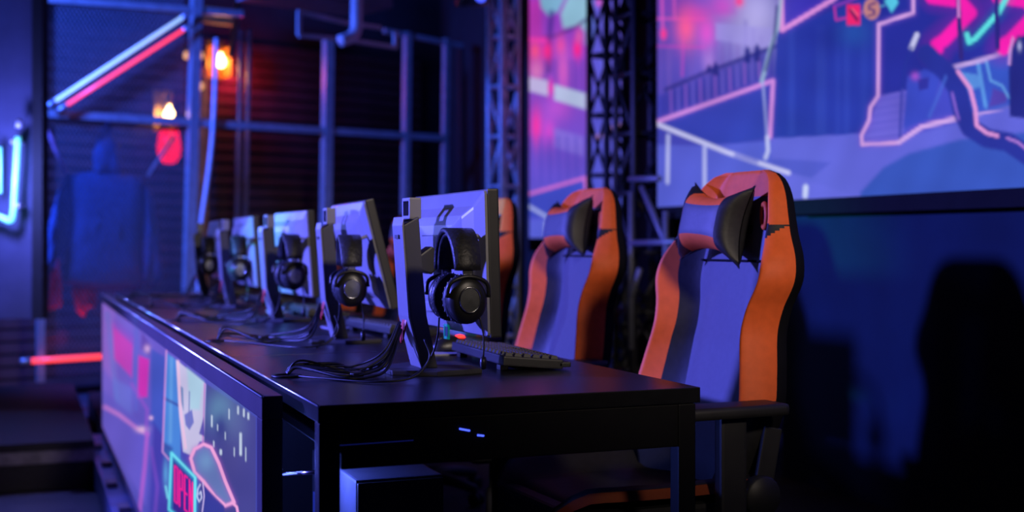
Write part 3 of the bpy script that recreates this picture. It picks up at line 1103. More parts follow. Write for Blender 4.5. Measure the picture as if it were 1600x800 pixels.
a, b = dl(395, 12), dl(585, 46)
obj('duct_body', prism([(a.x, 0.02), (b.x, 0.02), (b.x, 0.6), (a.x, 0.6)], -0.25, 0.25), M_DUCT, dc)
for seq in (((433, 28), (505, 44), (560, 52)), ((435, 28), (435, 64)), ((435, 64), (505, 70), (585, 82)), ((583, 58), (583, 82))):
    bm = bmesh.new()
    for q, r in zip(seq[:-1], seq[1:]):
        bar(bm, dl(*q) + Vector((0, -0.3, 0)), dl(*r) + Vector((0, -0.3, 0)), 0.028)
    obj('hanger_bar', bm, M_POLE, dc)
pp = [fw(558, -40, -1.8), fw(557, 20, -1.8), fw(556, 46, -1.8), fw(548, 58, -1.8), fw(532, 64, -1.8)]
o = obj('drain_pipe', tb(spline([q - pp[0] for q in pp], 6), 0.042, 12), M_PIPE, None, True, pp[0])
tag(o, 'pale pipe with an elbow coming down through the ceiling duct', 'pipe')
sp_ = thing('stage_lamp', 'small stage lamp with a blue light under the ceiling near the truss', 'lamp', at_d(738, -8, 8.0))
obj('housing', lt([(0.0, 0.10), (0.06, 0.10), (0.075, 0.04), (0.085, -0.08), (0.075, -0.10)], 16, 'X'), M_TRUSSD, sp_, True)
obj('lens', lt([(0.0, 0.0), (0.03, -0.005), (0.034, -0.02), (0.0, -0.022)], 14, 'Y', (0.02, -0.085, -0.03)), M_BLUELED, sp_, True)
obj('bracket', bx((0, 0, 0.12), (0.03, 0.2, 0.14), 0.005), M_TRUSSD, sp_)

# ------------------------------------------------------------------ cyan neon sign at the far left
SGD = 7.0
sb = at_d(-30, 260, SGD + 0.12)
sg = thing('neon_sign', 'cyan neon frame sign glowing on an added haze board beside the mesh', 'neon sign', sb, -YAW)


def sl_(u, v, dep=SGD):
    q = at_d(u, v, dep) - sb
    return Vector((q.dot(VR), q.dot(VF), q.z))


b0, b1 = sl_(-220, -40), sl_(40, 500)
obj('board', lohi((b0.x, 0, b1.z), (b1.x, 0.05, b0.z)), M_BOARD, sg)  # board added to take the blue glow in place of haze
obj('board_edge', lohi((b1.x, -0.03, b1.z), (b1.x + 0.06, 0.06, b0.z)), M_WALL, sg)
obj('neon_outline', tb(spline([sl_(28, 214), sl_(24, 280), sl_(20, 335), sl_(14, 345), sl_(2, 340), sl_(-60, 318), sl_(-120, 300)], 6), 0.017, 10), M_NEON_C, sg, True)
obj('neon_inner', tb([sl_(-1, 230), sl_(-1, 302)], 0.014, 10), M_NEON_C, sg, True)
obj('tube_end', tb([sl_(29, 200), sl_(30, 186)], 0.018, 10), M_CAP, sg, True)
for v_ in (222, 322):
    obj('clip', bx(sl_(24, v_) + Vector((0, 0.03, 0)), (0.05, 0.08, 0.02), 0.003), M_CAP, sg)
point('sign_glow', at_d(-25, 270, SGD - 0.35), (0.16, 0.19, 1.0), 65, 0.08)

# ================================================================== DESKS
DX0, DX1, DY0, DL, DZ = 0.507, 1.307, 2.256, 1.058, 0.75


def make_desk():
    t = thing('gaming_desk', 'desk', 'desk', (DX0, DY0, STAGE), 0, 'row of black desks')
    w, l = DX1 - DX0, DL - 0.006
    top = obj('desktop', bx((w / 2, l / 2, DZ - 0.016), (w, l, 0.032), 0.0022), M_DESK, t)
    e = obj('edge_strip', tb([(0.0012, 0, DZ - 0.0014), (0.0012, l, DZ - 0.0014)], 0.0026, 12), M_EDGE, top, True)
    # grommet
    obj('grommet', lt([(0.034, 0.0), (0.034, 0.003), (0.026, 0.004), (0.024, 0.001), (0.0, 0.001)], 18, 'Z', (0.045, l / 2 - 0.01, DZ + 0.0005)), M_CABLE, t, True)
    for sy in (0.02, l - 0.02):
        for x in (0.022, w - 0.03):
            obj('leg', bx((x, sy, (DZ - 0.033) / 2), (0.04, 0.036, DZ - 0.033), 0.003), M_DESKM, t)
        obj('crossbar', bx((w / 2, sy, DZ - 0.033 - 0.044), (w - 0.09, 0.03, 0.088), 0.003), M_DESKM, t)
    obj('cable_tray', bx((0.11, l / 2, 0.66), (0.14, l - 0.1, 0.02), 0.004), M_DESKM, t)
    return t


desk0 = make_desk()
ORD = ['at the open end of the row', 'next to the end desk', 'in the middle of the row', 'second from the rear frame', 'closest to the rear steel frame']
desk_lab = ['black laminate desk at the open end of the row, its bare end panel showing', 'second black desk from the open end of the row',
            'black laminate desk in the middle of the row of five', 'fourth black desk from the open end of the row',
            'black laminate desk ending the row before the rear steel frame']
desks = []
for i in range(5):
    d = desk0 if i == 0 else copy_tree(desk0)
    d['label'] = desk_lab[i]
    d.location = (DX0, DY0 + i * DL, STAGE)
    desks.append(d)

# lights and rod on the open end of the first desk
d0 = desks[0]
for u0, v0, u1, v1 in ((531, 696, 646, 688), (718, 670, 734, 673), (746, 680, 756, 681)):
    pa, pb = at_y(u0, v0, DY0 + 0.003), at_y(u1, v1, DY0 + 0.003)
    thin = (u1 - u0) > 60
    o = obj('status_light', tb([pa - d0.location, pb - d0.location], 0.0008 if thin else 0.002, 6),
            mat('blue_led_dim', (0.05, 0.05, 0.4), 0.3, emit=(0.03, 0.05, 0.6), es=0.12) if thin else M_BLUELED, d0, True)
pa, pb = at_y(444, 742, 2.44), at_y(499, 737, 2.29)
o = obj('connecting_rod', tb([Vector((0, 0, 0)), pb - pa], 0.004, 10), M_HSR, None, True, pa)
tag(o, 'thin steel rod joining the lit counter to the end desk', 'rod')

# ------------------------------------------------------------------ computers under the desks
def make_pc():
    t = thing('computer_tower', 'pc', 'computer', (0, 0, 0), 0, 'computers under the desks')
    obj('case', lohi((-0.1, -0.22, 0.015), (0.1, 0.22, 0.53), 0.006), M_CASE, t)
    obj('front_panel', lohi((-0.098, -0.232, 0.02), (0.098, -0.221, 0.525), 0.004), M_MDARK, t)
    obj('side_window', lohi((-0.104, -0.19, 0.06), (-0.1005, 0.19, 0.43), 0.001), mat('window_glass_blue', (0.03, 0.04, 0.12), 0.1, emit=(0.02, 0.04, 0.5), es=0.5), t)
    for s in (-1, 1):
        obj('foot', lohi((s * 0.08 - 0.015, -0.2, 0), (s * 0.08 + 0.015, 0.2, 0.015)), M_CABLE, t)
    return t


pc0 = make_pc()
pc_lab = ['dark computer tower lit blue under the end desk', 'black computer tower under the second desk from the open end',
          'black computer tower under the middle desk', 'black computer tower under the fourth desk', 'black computer tower under the last desk']
for i in range(5):
    c = pc0 if i == 0 else copy_tree(pc0)
    c['label'] = pc_lab[i]
    c.location = (0.78, DY0 + 0.62 + i * DL, STAGE)
point('under_desk_led', (0.57, DY0 + 0.48, 0.565), (0.10, 0.16, 1.0), 10, 0.03)

# ================================================================== LIT COUNTER FRONT
CX0, CX1, CY0, CY1, CZ1 = 0.433, 0.474, 2.416, 7.52, 0.752
cf = thing('lit_counter_front', 'long counter front with a lit LED picture below a dark metal top rail', 'counter', (CX0, 4.9, -0.03))


def draw_counter(p, P):
    p.fill((84, 80, 186))
    p.grad((150, 600), (330, 700), (112, 92, 196), (60, 66, 160))
    # violet street at the far end, glare haze mixed into its colours
    p.poly([(150, 470), (180, 480), (180, 600), (150, 560)], (140, 100, 200), 0.8, 8)
    p.poly([(176, 505), (208, 530), (206, 590), (178, 560)], (190, 60, 175), 0.9, 4)
    p.poly([(178, 496), (212, 526), (211, 542), (178, 512)], (120, 80, 190), 0.8, 5)
    p.poly([(216, 555), (233, 562), (230, 620), (214, 622)], (205, 40, 165), 0.95, 4)
    p.poly([(222, 520), (236, 540), (234, 556), (220, 545)], (90, 60, 150), 0.8, 4)
    p.blob(230, 545, 5, 6, (215, 170, 215), 0.8)
    p.line([(213, 515), (212, 640)], 7, (90, 96, 195), 0.7, 4)
    p.line([(168, 490), (176, 570), (184, 632)], 7, (96, 110, 200), 0.6, 5)
    p.poly([(176, 590), (206, 606), (206, 650), (180, 640)], (100, 112, 205), 0.6, 6)
    p.poly([(236, 545), (262, 560), (258, 690), (236, 660)], (52, 80, 175), 0.85, 5)
    p.poly([(150, 600), (176, 622), (206, 648), (234, 676), (228, 790), (200, 740), (150, 640)], (98, 86, 192), 0.8, 5)
    p.line([(164, 636), (186, 648), (212, 668), (230, 678)], 6, (190, 120, 205), 0.9, 4)
    p.blob(222, 671, 9, 5, (235, 190, 215), 0.8)
    p.line([(230, 678), (226, 730), (218, 800)], 6, (175, 90, 195), 0.8, 4)
    p.line([(206, 600), (230, 640), (228, 676)], 5, (150, 80, 195), 0.6, 4)
    p.poly([(240, 660), (262, 690), (262, 830), (232, 830)], (56, 50, 150), 0.85, 6)
    p.line([(236, 700), (246, 760), (240, 830)], 5, (120, 70, 180), 0.6, 5)
    p.blob(236, 653, 3, 3, (240, 190, 225), 0.9)
    # teal-lit shop window
    p.poly([(259, 550), (282, 568), (282, 720), (254, 706)], (68, 130, 205), 0.95, 2)
    p.line([(268, 560), (266, 690)], 5, (100, 160, 215), 0.7, 4)
    p.line([(256, 622), (280, 634)], 4, (50, 60, 140), 0.8, 3)
    p.poly([(255, 690), (270, 700), (268, 722), (254, 708)], (40, 50, 130), 0.8, 5)
    # pale sculpture-like band
    p.poly([(275, 562), (322, 600), (320, 690), (312, 690), (300, 712), (286, 706), (280, 650)], (196, 190, 216), 1, 2)
    p.poly([(292, 575), (318, 596), (312, 640), (296, 640)], (158, 205, 212), 0.75, 6)
    p.poly([(281, 602), (286, 606), (287, 642), (282, 626)], (70, 120, 165), 0.9, 2)
    p.poly([(288, 648), (300, 640), (303, 660), (296, 672), (290, 664)], (92, 100, 180), 0.9, 2)
    p.line([(296, 612), (295, 662)], 2, (110, 110, 170), 0.8, 1.5)
    p.line([(278, 565), (282, 640), (290, 700)], 4, (235, 190, 215), 0.9, 3)
    p.line([(320, 600), (317, 690)], 2.5, (190, 100, 185), 0.8, 2)
    p.poly([(318, 652), (320, 682), (311, 678)], (64, 50, 150), 0.9, 2)
    p.line([(260, 548), (254, 706), (264, 718)], 2.5, (205, 140, 205), 0.9, 2)
    # rainy dark street, nearest
    p.poly([(323, 600), (400, 652), (400, 900), (300, 900), (318, 700)], (62, 60, 118), 0.97, 3)
    p.blob(345, 640, 22, 30, (100, 150, 165), 0.7)
    p.blob(368, 660, 20, 40, (96, 110, 150), 0.6)
    p.blob(345, 668, 10, 22, (40, 40, 100), 0.8)
    p.blob(362, 720, 20, 30, (66, 62, 110), 0.6)
    for x, y, h, w in ((376, 678, 32, 4), (331, 650, 16, 2.5), (345, 704, 5, 4), (372, 636, 10, 3), (381, 640, 10, 3), (334, 690, 8, 2), (388, 646, 8, 3),
                       (352, 676, 10, 1.5), (366, 700, 12, 1.5), (340, 664, 8, 1.5), (384, 700, 20, 1.5), (358, 640, 14, 2)):
        p.line([(x, y), (x, y + h)], w, (200, 215, 225), 0.85, 2)
    # leaf-shaped outlined object
    leaf = [(298, 716), (304, 702), (318, 694), (330, 699), (342, 724), (352, 752), (366, 785), (352, 790), (336, 776), (318, 752), (304, 738)]
    p.poly(leaf, (100, 120, 170), 0.9, 3)
    p.blob(322, 722, 12, 14, (110, 150, 185), 0.7)
    p.line(leaf + [leaf[0]], 5, (236, 160, 205), 1, 2, 5, (170, 90, 180))
    p.line([(362, 785), (370, 792), (374, 815)], 4, (236, 160, 205), 1, 2)
    p.poly([(316, 756), (350, 790), (352, 830), (316, 830)], (44, 50, 130), 0.9, 3)
    # OPEN sign
    p.poly([(266, 706), (307, 744), (306, 830), (262, 800)], (40, 110, 165), 0.95, 2)
    p.poly([(271, 720), (303, 752), (303, 825), (270, 795)], (54, 24, 120), 1, 2)
    p.line([(268, 708), (305, 746), (304, 830)], 4, (110, 225, 235), 1, 2, 5, (50, 150, 200))
    p.line([(268, 708), (264, 796), (300, 828)], 4, (100, 215, 230), 1, 2)

    def q(s, t):
        x = 272.5 + 29 * s
        return (x, (724 + 28 * s) * (1 - t) + (786 + 24 * s) * t)

    pink = (255, 20, 130)
    for strokes in ([[(0.02, 0.05), (0.17, 0.05), (0.17, 0.95), (0.02, 0.95), (0.02, 0.05)]],
                    [[(0.28, 0.97), (0.28, 0.05), (0.43, 0.08), (0.43, 0.5), (0.28, 0.5)]],
                    [[(0.70, 0.05), (0.55, 0.05), (0.55, 0.95), (0.70, 0.95)], [(0.55, 0.5), (0.68, 0.5)]],
                    [[(0.81, 0.97), (0.81, 0.05), (0.97, 0.95), (0.97, 0.05)]]):
        for st in strokes:
            p.line([q(*s) for s in st], 2.2, pink, 1, 1.2)
    p.line([(313, 757), (309, 764), (308, 776), (311, 784), (315, 778), (314, 768), (311, 772)], 2, (200, 205, 235), 0.95, 1.2)
    p.line([(317, 754), (319, 775), (316, 800)], 2, (200, 180, 225), 0.9, 1.2)
    p.blob(259, 740, 4, 22, (90, 170, 215), 0.7)
    p.line([(259, 760), (262, 778)], 3, (120, 215, 230), 0.9, 2)


M_LEDC = screen_mat('led_picture_counter', 1.0)
led_panel('picture', CX0 + 0.002, CY0 + 0.055, CY1 - 0.03, 0.0, CZ1 - 0.045, 0.008, 0.0032, draw_counter, M_LEDC, cf)
L0 = cf.location
obj('back_panel', lohi(Vector((CX0 + 0.006, CY0 + 0.03, 0.0)) - L0, Vector((CX1 - 0.006, CY1 - 0.002, CZ1 - 0.04)) - L0), M_CBACK, cf)
tr = obj('top_rail', lohi(Vector((CX0, CY0, CZ1 - 0.045)) - L0, Vector((CX1, CY1, CZ1)) - L0, 0.0025), M_ALU, cf)
obj('edge_strip', tb([Vector((CX0 + 0.0014, CY0, CZ1 - 0.0016)) - L0, Vector((CX0 + 0.0014, CY1, CZ1 - 0.0016)) - L0], 0.003, 12), M_EDGE, tr, True)
obj('end_post', lohi(Vector((CX0, CY0, -0.03)) - L0, Vector((CX1, CY0 + 0.055, CZ1 - 0.045)) - L0, 0.0025), M_ALU, cf)
obj('end_post', lohi(Vector((CX0, CY1 - 0.03, -0.03)) - L0, Vector((CX1, CY1, CZ1 - 0.045)) - L0, 0.0025), M_ALU, cf)
obj('bottom_rail', lohi(Vector((CX0 - 0.004, CY0 + 0.055, -0.03)) - L0, Vector((CX1, CY1 - 0.03, 0.0)) - L0, 0.0025), M_ALU, cf)

# ================================================================== MONITORS
def make_monitor():
    """origin: on the desk below the stand post; the screen faces +X"""
    t = thing('gaming_monitor', 'monitor', 'monitor', (0, 0, 0), 0, 'monitors on the desks')
    # base plate: pointed trapezoid reaching under the screen
    obj('base', prism([(-0.07, -0.06), (-0.07, 0.06), (0.02, 0.12), (0.135, 0.09), (0.135, -0.09), (0.02, -0.12)], 0.0, 0.012, 0.003, 'XY'), M_STANDD, t)
    # post: light back shell and dark core; leans back then kinks forward
    def post(x0, x1, yh, name, m, par=t):
        pts = [(-0.015 + x0, 0.405 if x0 < 0.0 else 0.425), (-0.015 + x1, 0.425), (0.0 + x1, 0.13), (0.03 + x1, 0.012), (0.03 + x0, 0.012), (0.0 + x0, 0.13)]
        return obj(name, prism([(a_, b_ - (0.067 if b_ > 0.3 else 0)) for a_, b_ in pts], -yh, yh, 0.003), m, par)
    po = post(-0.022, 0.014, 0.042, 'stand_post', M_STANDD)
    bc = post(-0.026, -0.0225, 0.041, 'post_cover', M_STAND)
    bc['label'] = 'light grey back cover of the post'
    # red cable slot
    sl2 = obj('cable_slot', lt([(0.0, 0.0), (0.017, 0.0), (0.019, 0.002), (0.0, 0.003)], 18, 'X', (0, 0, 0)), M_RED, t, True, (-0.0265, 0, 0.105))
    sl2.scale = (1, 1, 2.1)
    sl2.rotation_euler = (0, 0.17, 0)
    sl2['label'] = 'red oval cable opening'
    obj('post_mark', bx((-0.0418, 0.0, 0.312), (0.0012, 0.03, 0.009)), M_LOGO, t)
    # square carrying loop on top
    bm = bmesh.new()
    for c, s in (((0, -0.026, 0), (0.028, 0.009, 0.045)), ((0, 0.026, 0), (0.028, 0.009, 0.045)), ((0, 0, 0.0205), (0.028, 0.06, 0.008)), ((0, 0, -0.0205), (0.028, 0.06, 0.008))):
        box(bm, (c[0] - 0.006, c[1], c[2] + 0.377), s, 0.002)
    obj('carry_loop', bm, M_STAND, t)
    # hinge
    obj('hinge', prism([(0.0, 0.265), (0.0, 0.235), (0.035, 0.225), (0.05, 0.24), (0.05, 0.28), (0.035, 0.29)], -0.025, 0.025, 0.004), M_MDARK, t)
    # panel on a tilting mount (all panel parts share the pivot at x=.085, z=.255)
    W_, H_ = 0.262, 0.160
    PZ = 0.253
    pan = obj('screen_panel', bx((0.100, 0, PZ), (0.026, W_ * 2, H_ * 2), 0.004), M_MDARK, t)
    # stepped light back shell: frustum rings
    bm = bmesh.new()
    rings = []
    for hw, hh, x in ((W_ - 0.002, H_ - 0.002, 0.122), (W_ - 0.004, H_ - 0.004, 0.117), (W_ - 0.05, H_ - 0.035, 0.108), (W_ - 0.09, H_ - 0.055, 0.094),
                      (W_ - 0.13, H_ - 0.075, 0.089), (0.06, 0.06, 0.087)):
        ring = []
        for sy, sz in ((-1, -1), (1, -1), (1, 1), (-1, 1)):
            cr = 0.008
            for dx_, dz_ in (((0, cr), (cr * 0.3, cr * 0.3), (cr, 0)) if sy * sz > 0 else ((cr, 0), (cr * 0.3, cr * 0.3), (0, cr))):
                ring.append(bm.verts.new((x - 0.035, sy * (hw - dx_), PZ + sz * (hh - dz_))))
        rings.append(ring)
    for a_, b_ in zip(rings[:-1], rings[1:]):
        for k in range(12):
            bm.faces.new((a_[k], a_[(k + 1) % 12], b_[(k + 1) % 12], b_[k]))
    bm.faces.new(rings[-1])
    bs = obj('back_shell', bm, M_MSHELL, t)
    bs['label'] = 'pale plastic back shell'
    obj('shell_seam', bx((0.0525, 0, PZ + 0.062), (0.002, 0.2, 0.002)), M_MDARK, bs)
    obj('connector_cover', bx((0.059, 0, PZ - 0.105), (0.016, 0.22, 0.022), 0.003), M_MSHELL, bs)
    obj('display', bx((0.1136, 0, PZ + 0.004), (0.001, W_ * 2 - 0.02, H_ * 2 - 0.03)), mat('display_on', (0.02, 0.02, 0.02), 0.3, emit=(0.25, 0.3, 1.0), es=0.3), t)
    hk = obj('headset_hook', tb(spline([(0.080, -0.225, 0.313), (0.035, -0.225, 0.308), (0.010, -0.225, 0.310), (0.001, -0.225, 0.323)], 4), 0.005, 8), M_STAND, t, True)
    return t


mon0 = make_monitor()
TILTED = ('screen_panel', 'back_shell', 'display', 'headset_hook')
MX = 0.818
mon_lab = ['upright monitor on the end desk, pale back towards the lit counter',
           'second monitor from the open end, tilted far back on its stand',
           'middle monitor of the row, its pale back catching cyan light',
           'fourth monitor from the open end of the desk row',
           'last monitor of the row, in front of the rear steel frame']
mon = []
MY = [DY0 + 0.53 + i * DL for i in range(5)]
for i in range(5):
    m_ = mon0 if i == 0 else copy_tree(mon0)
    m_['label'] = mon_lab[i]
    mon.append(m_)
MPOS = [(0.846, 2.765), (0.87, 3.69), (0.885, 4.75), (0.885, 5.84), (0.91, 6.92)]
MROT = [0.0, math.radians(-3), math.radians(2), 0.0, math.radians(-2)]
MTILT = [math.radians(1.5), math.radians(14), math.radians(4), math.radians(4), math.radians(4)]
for i, m_ in enumerate(mon):
    m_.location = MPOS[i] + (DZ,)
    m_.rotation_euler = (0, 0, MROT[i])
    R = Matrix.Translation((0.05, 0, 0.255)) @ Matrix.Rotation(-MTILT[i], 4, 'Y') @ Matrix.Translation((-0.05, 0, -0.255))
    for ch in m_.children:
        if ch.name.split('.')[0] in TILTED:
            ch.matrix_basis = R


# ================================================================== HEADSETS
def make_headset():
    """origin: inside top of the headband, where it hangs on the hook; cups on the Y axis"""
    t = thing('headset', 'headset', 'headset', (0, 0, 0), 0, 'headsets hung on the monitors')
    hw = 0.076

    def arch(k, r, wid, th):
        bm = bmesh.new()
        n = 20
        rows = []
        for i in range(n + 1):
            a_ = PI * (0.03 + 0.94 * i / n)
            y, z = -math.cos(a_) * r * 0.92, math.sin(a_) * r * 1.02 - 0.078
            ny, nz_ = -math.cos(a_), math.sin(a_)
            taper = 0.85 + 0.15 * math.sin(a_)
            rows.append([bm.verts.new((sx * wid * taper, y + ny * d, z + nz_ * d)) for sx, d in ((-1, 0), (-0.9, th), (0.9, th), (1, 0), (0.85, -th * 0.6), (-0.85, -th * 0.6))])
        for a_, b_ in zip(rows[:-1], rows[1:]):
            for k2 in range(6):
                bm.faces.new((a_[k2], a_[(k2 + 1) % 6], b_[(k2 + 1) % 6], b_[k2]))
        bm.faces.new(rows[0])
        bm.faces.new(rows[-1])
        return bm

    hb = obj('headband', arch(0, 0.088, 0.033, 0.007), M_HSL, t, True)
    obj('band_padding', arch(0, 0.080, 0.026, 0.006), M_HSL, hb, True)
    for s in (-1, 1):
        obj('slider', bx((0, s * 0.081, -0.083), (0.022, 0.005, 0.036), 0.002), M_HSR, t)
        # yoke
        obj('yoke', tb(spline([(-0.045, s * 0.083, -0.125), (-0.038, s * 0.088, -0.095), (0, s * 0.09, -0.082), (0.038, s * 0.088, -0.095), (0.045, s * 0.083, -0.125)], 5), 0.0045, 8), M_HSB, t, True)
        cup = obj('ear_cup', lt([(0.0, s * 0.060), (0.041, s * 0.060), (0.045, s * 0.066), (0.045, s * 0.078), (0.040, s * 0.088), (0.030, s * 0.094), (0.0, s * 0.096)], 28, 'Y', (0, 0, 0)), M_HSB, t, True, (0, 0, -0.13))
        cup.scale = (0.95, 1, 1.12)
        pad = obj('ear_pad', lt([(0.022, s * 0.040), (0.036, s * 0.036), (0.044, s * 0.042), (0.045, s * 0.054), (0.040, s * 0.060), (0.020, s * 0.060)], 28, 'Y'), M_HSL, t, True, (0, 0, -0.13))
        pad.scale = (0.98, 1, 1.15)
        obj('steel_disc', lt([(0.0, s * 0.0985), (0.0215, s * 0.098), (0.0225, s * 0.095), (0.0, s * 0.095)], 28, 'Y'), M_HSD, cup, False)
        obj('disc_ring', lt([(0.0222, s * 0.0955), (0.0222, s * 0.0988), (0.0238, s * 0.0988), (0.0242, s * 0.0945)], 28, 'Y'), M_HSR, cup, True)
        # stitched ring of the pad
        st = bmesh.new()
        for k in range(26):
            a_ = 2 * PI * k / 26
            box(st, (0.0445 * math.cos(a_), s * 0.047, 0.0445 * math.sin(a_)), (0.003, 0.0016, 0.003))
        so = obj('stitching', st, M_KEYL, pad)
    obj('microphone_boom', tb(spline([(0.025, -0.083, -0.165), (0.032, -0.088, -0.205), (0.03, -0.092, -0.250)], 6), 0.0022, 6), M_HSB, t, True)
    obj('microphone', lt([(0.0, -0.014), (0.006, -0.012), (0.0075, 0.0), (0.006, 0.012), (0.0, 0.014)], 10, 'Z', (0.03, -0.092, -0.260)), M_HSB, t, True)
    obj('headset_cable', tb(spline([(-0.02, 0.07, -0.175), (-0.022, 0.072, -0.21), (-0.03, 0.08, -0.25), (-0.05, 0.09, -0.285), (-0.09, 0.05, -0.302)], 6), 0.0022, 6), M_CABLE, t, True)
    return t


hs0 = make_headset()
hs_lab = ['black headset with a steel disc, hung on the back of the end desk monitor', 'black headset hung on the tilted second monitor',
          'black headset hung on the middle monitor', 'black headset hung on the fourth monitor', 'black headset hung on the last monitor of the row']
bpy.context.view_layer.update()
for i in range(5):
    h = hs0 if i == 0 else copy_tree(hs0)
    h['label'] = hs_lab[i]
    hk = [c for c in mon[i].children if c.name.startswith('headset_hook')][0]
    M_ = Matrix.Translation(mon[i].location) @ Matrix.Rotation(MROT[i], 4, 'Z') @ hk.matrix_basis
    q = M_ @ Vector((0.016, -0.268, 0.3140))
    h.location = (q.x, q.y + 0.006, q.z - 0.002)
    h.rotation_euler = (0, 0, MROT[i] + math.radians([-3, -6, -2, -4, 0][i]))


# ================================================================== KEYBOARDS, MICE, PADS
def make_keyboard(keys=True):
    t = thing('keyboard', 'keyboard', 'keyboard', (0, 0, 0), 0, 'keyboards on the desks')
    tilt = Matrix.Rotation(0.09, 3, 'Y')
    obj('body', bx((0, 0, 0.019), (0.148, 0.44, 0.022), 0.004, tilt), M_KEYB, t)
    obj('wrist_edge', bx((0.078, 0, 0.012), (0.03, 0.44, 0.012), 0.003), M_KEYB, t)
    for s in (-1, 1):
        obj('foot', bx((-0.06, s * 0.17, 0.006), (0.02, 0.03, 0.012), 0.002), M_CABLE, t)
    key = None
    for r in range(6):
        n = 18 if r else 15
        for k in range(n):
            x, y = -0.058 + r * 0.0225, -0.20 + k * 0.4 / (n - 1)
            p_ = tilt @ Vector((x, y, 0.0145)) + Vector((0, 0, 0.019))
            if key is None:
                kb = bmesh.new()
                vs = box(kb, (0, 0, 0), (0.018, 0.018, 0.008))
                for v in vs:
                    if v.co.z > 0:
                        v.co.x *= 0.75
                        v.co.y *= 0.75
                key = obj('key', kb, M_KEY, t, loc=p_)
                key.rotation_euler = (0, 0.09, 0)
            else:
                inst(key, t, p_)
    return t


def make_mouse():
    t = thing('computer_mouse', 'mouse', 'mouse', (0, 0, 0), 0, 'mice on the desks')
    bm = bmesh.new()
    bmesh.ops.create_uvsphere(bm, u_segments=20, v_segments=12, radius=1)
    for v in bm.verts:
        x, y, z = v.co
        v.co = Vector((x * 0.058, y * 0.032 * (1 - 0.12 * math.cos(2 * x)), max(z, -0.2) * 0.034 + 0.0068))
    obj('shell', bm, M_HSB, t, True)
    obj('wheel', lt([(0.009, -0.004), (0.011, -0.002), (0.011, 0.002), (0.009, 0.004)], 12, 'Y', (-0.03, 0, 0.028)), M_CABLE, t, True)
    obj('led_logo', lt([(0.0, 0.0), (0.016, 0.0), (0.012, 0.006), (0.0, 0.009)], 14, 'Z', (0.022, 0, 0.0355)), M_MREDL, t, True)
    return t


kb0, ms0 = make_keyboard(), make_mouse()
kb_lab = ['black keyboard on the end desk beside the desk edge', 'black keyboard on the second desk from the open end', 'black keyboard on the middle desk',
          'black keyboard on the fourth desk', 'black keyboard on the last desk']
ms_lab = ['black mouse with a glowing red light on the end desk', 'plain black mouse on the second desk', 'plain black mouse on the middle desk',
          'plain black mouse on the fourth desk', 'plain black mouse on the last desk']
pd_lab = ['pale grey mouse pad on the end desk', 'pale grey mouse pad on the second desk', 'pale grey mouse pad on the middle desk',
          'pale grey mouse pad on the fourth desk', 'pale grey mouse pad on the last desk']
for i in range(5):
    k = kb0 if i == 0 else copy_tree(kb0)
    k['label'] = kb_lab[i]
    k.location = (1.12, DY0 + 0.64 + i * DL, DZ + 0.0005)
    k.rotation_euler = (0, 0, math.radians([-3, 4, -2, 3, 0][i]))
    m_ = ms0 if i == 0 else copy_tree(ms0)
    if i:
        for c_ in m_.children:
            if c_.name.startswith('led_logo'):
                bpy.data.objects.remove(c_)
    m_['label'] = ms_lab[i]
    m_.location = (1.09, DY0 + 0.955 + i * DL, DZ + 0.0045)
    if i == 0:
        pad0 = obj('mouse_pad', prism([(0.11 * math.copysign(abs(math.cos(a_)) ** 0.35, math.cos(a_)), 0.085 * math.copysign(abs(math.sin(a_)) ** 0.35, math.sin(a_))) for a_ in [2 * PI * q / 40 for q in range(40)]], 0, 0.004, 0, 'XY'), M_PAD)
        pdo = pad0
    else:
        pdo = inst(pad0)
    tag(pdo, pd_lab[i], 'mouse pad', 'mouse pads on the desks')
    pdo.location = (1.09, DY0 + 0.955 + i * DL, DZ + 0.0003)


# ================================================================== CABLES
def cable(pts, r, label, group, m=M_CABLE):
    o0 = Vector(pts[0])
    bm = tb(spline([Vector(q) - o0 for q in pts], 8), r, 7)
    o = obj('cable', bm, m, None, True, o0)
    return tag(o, label, 'cable', group)


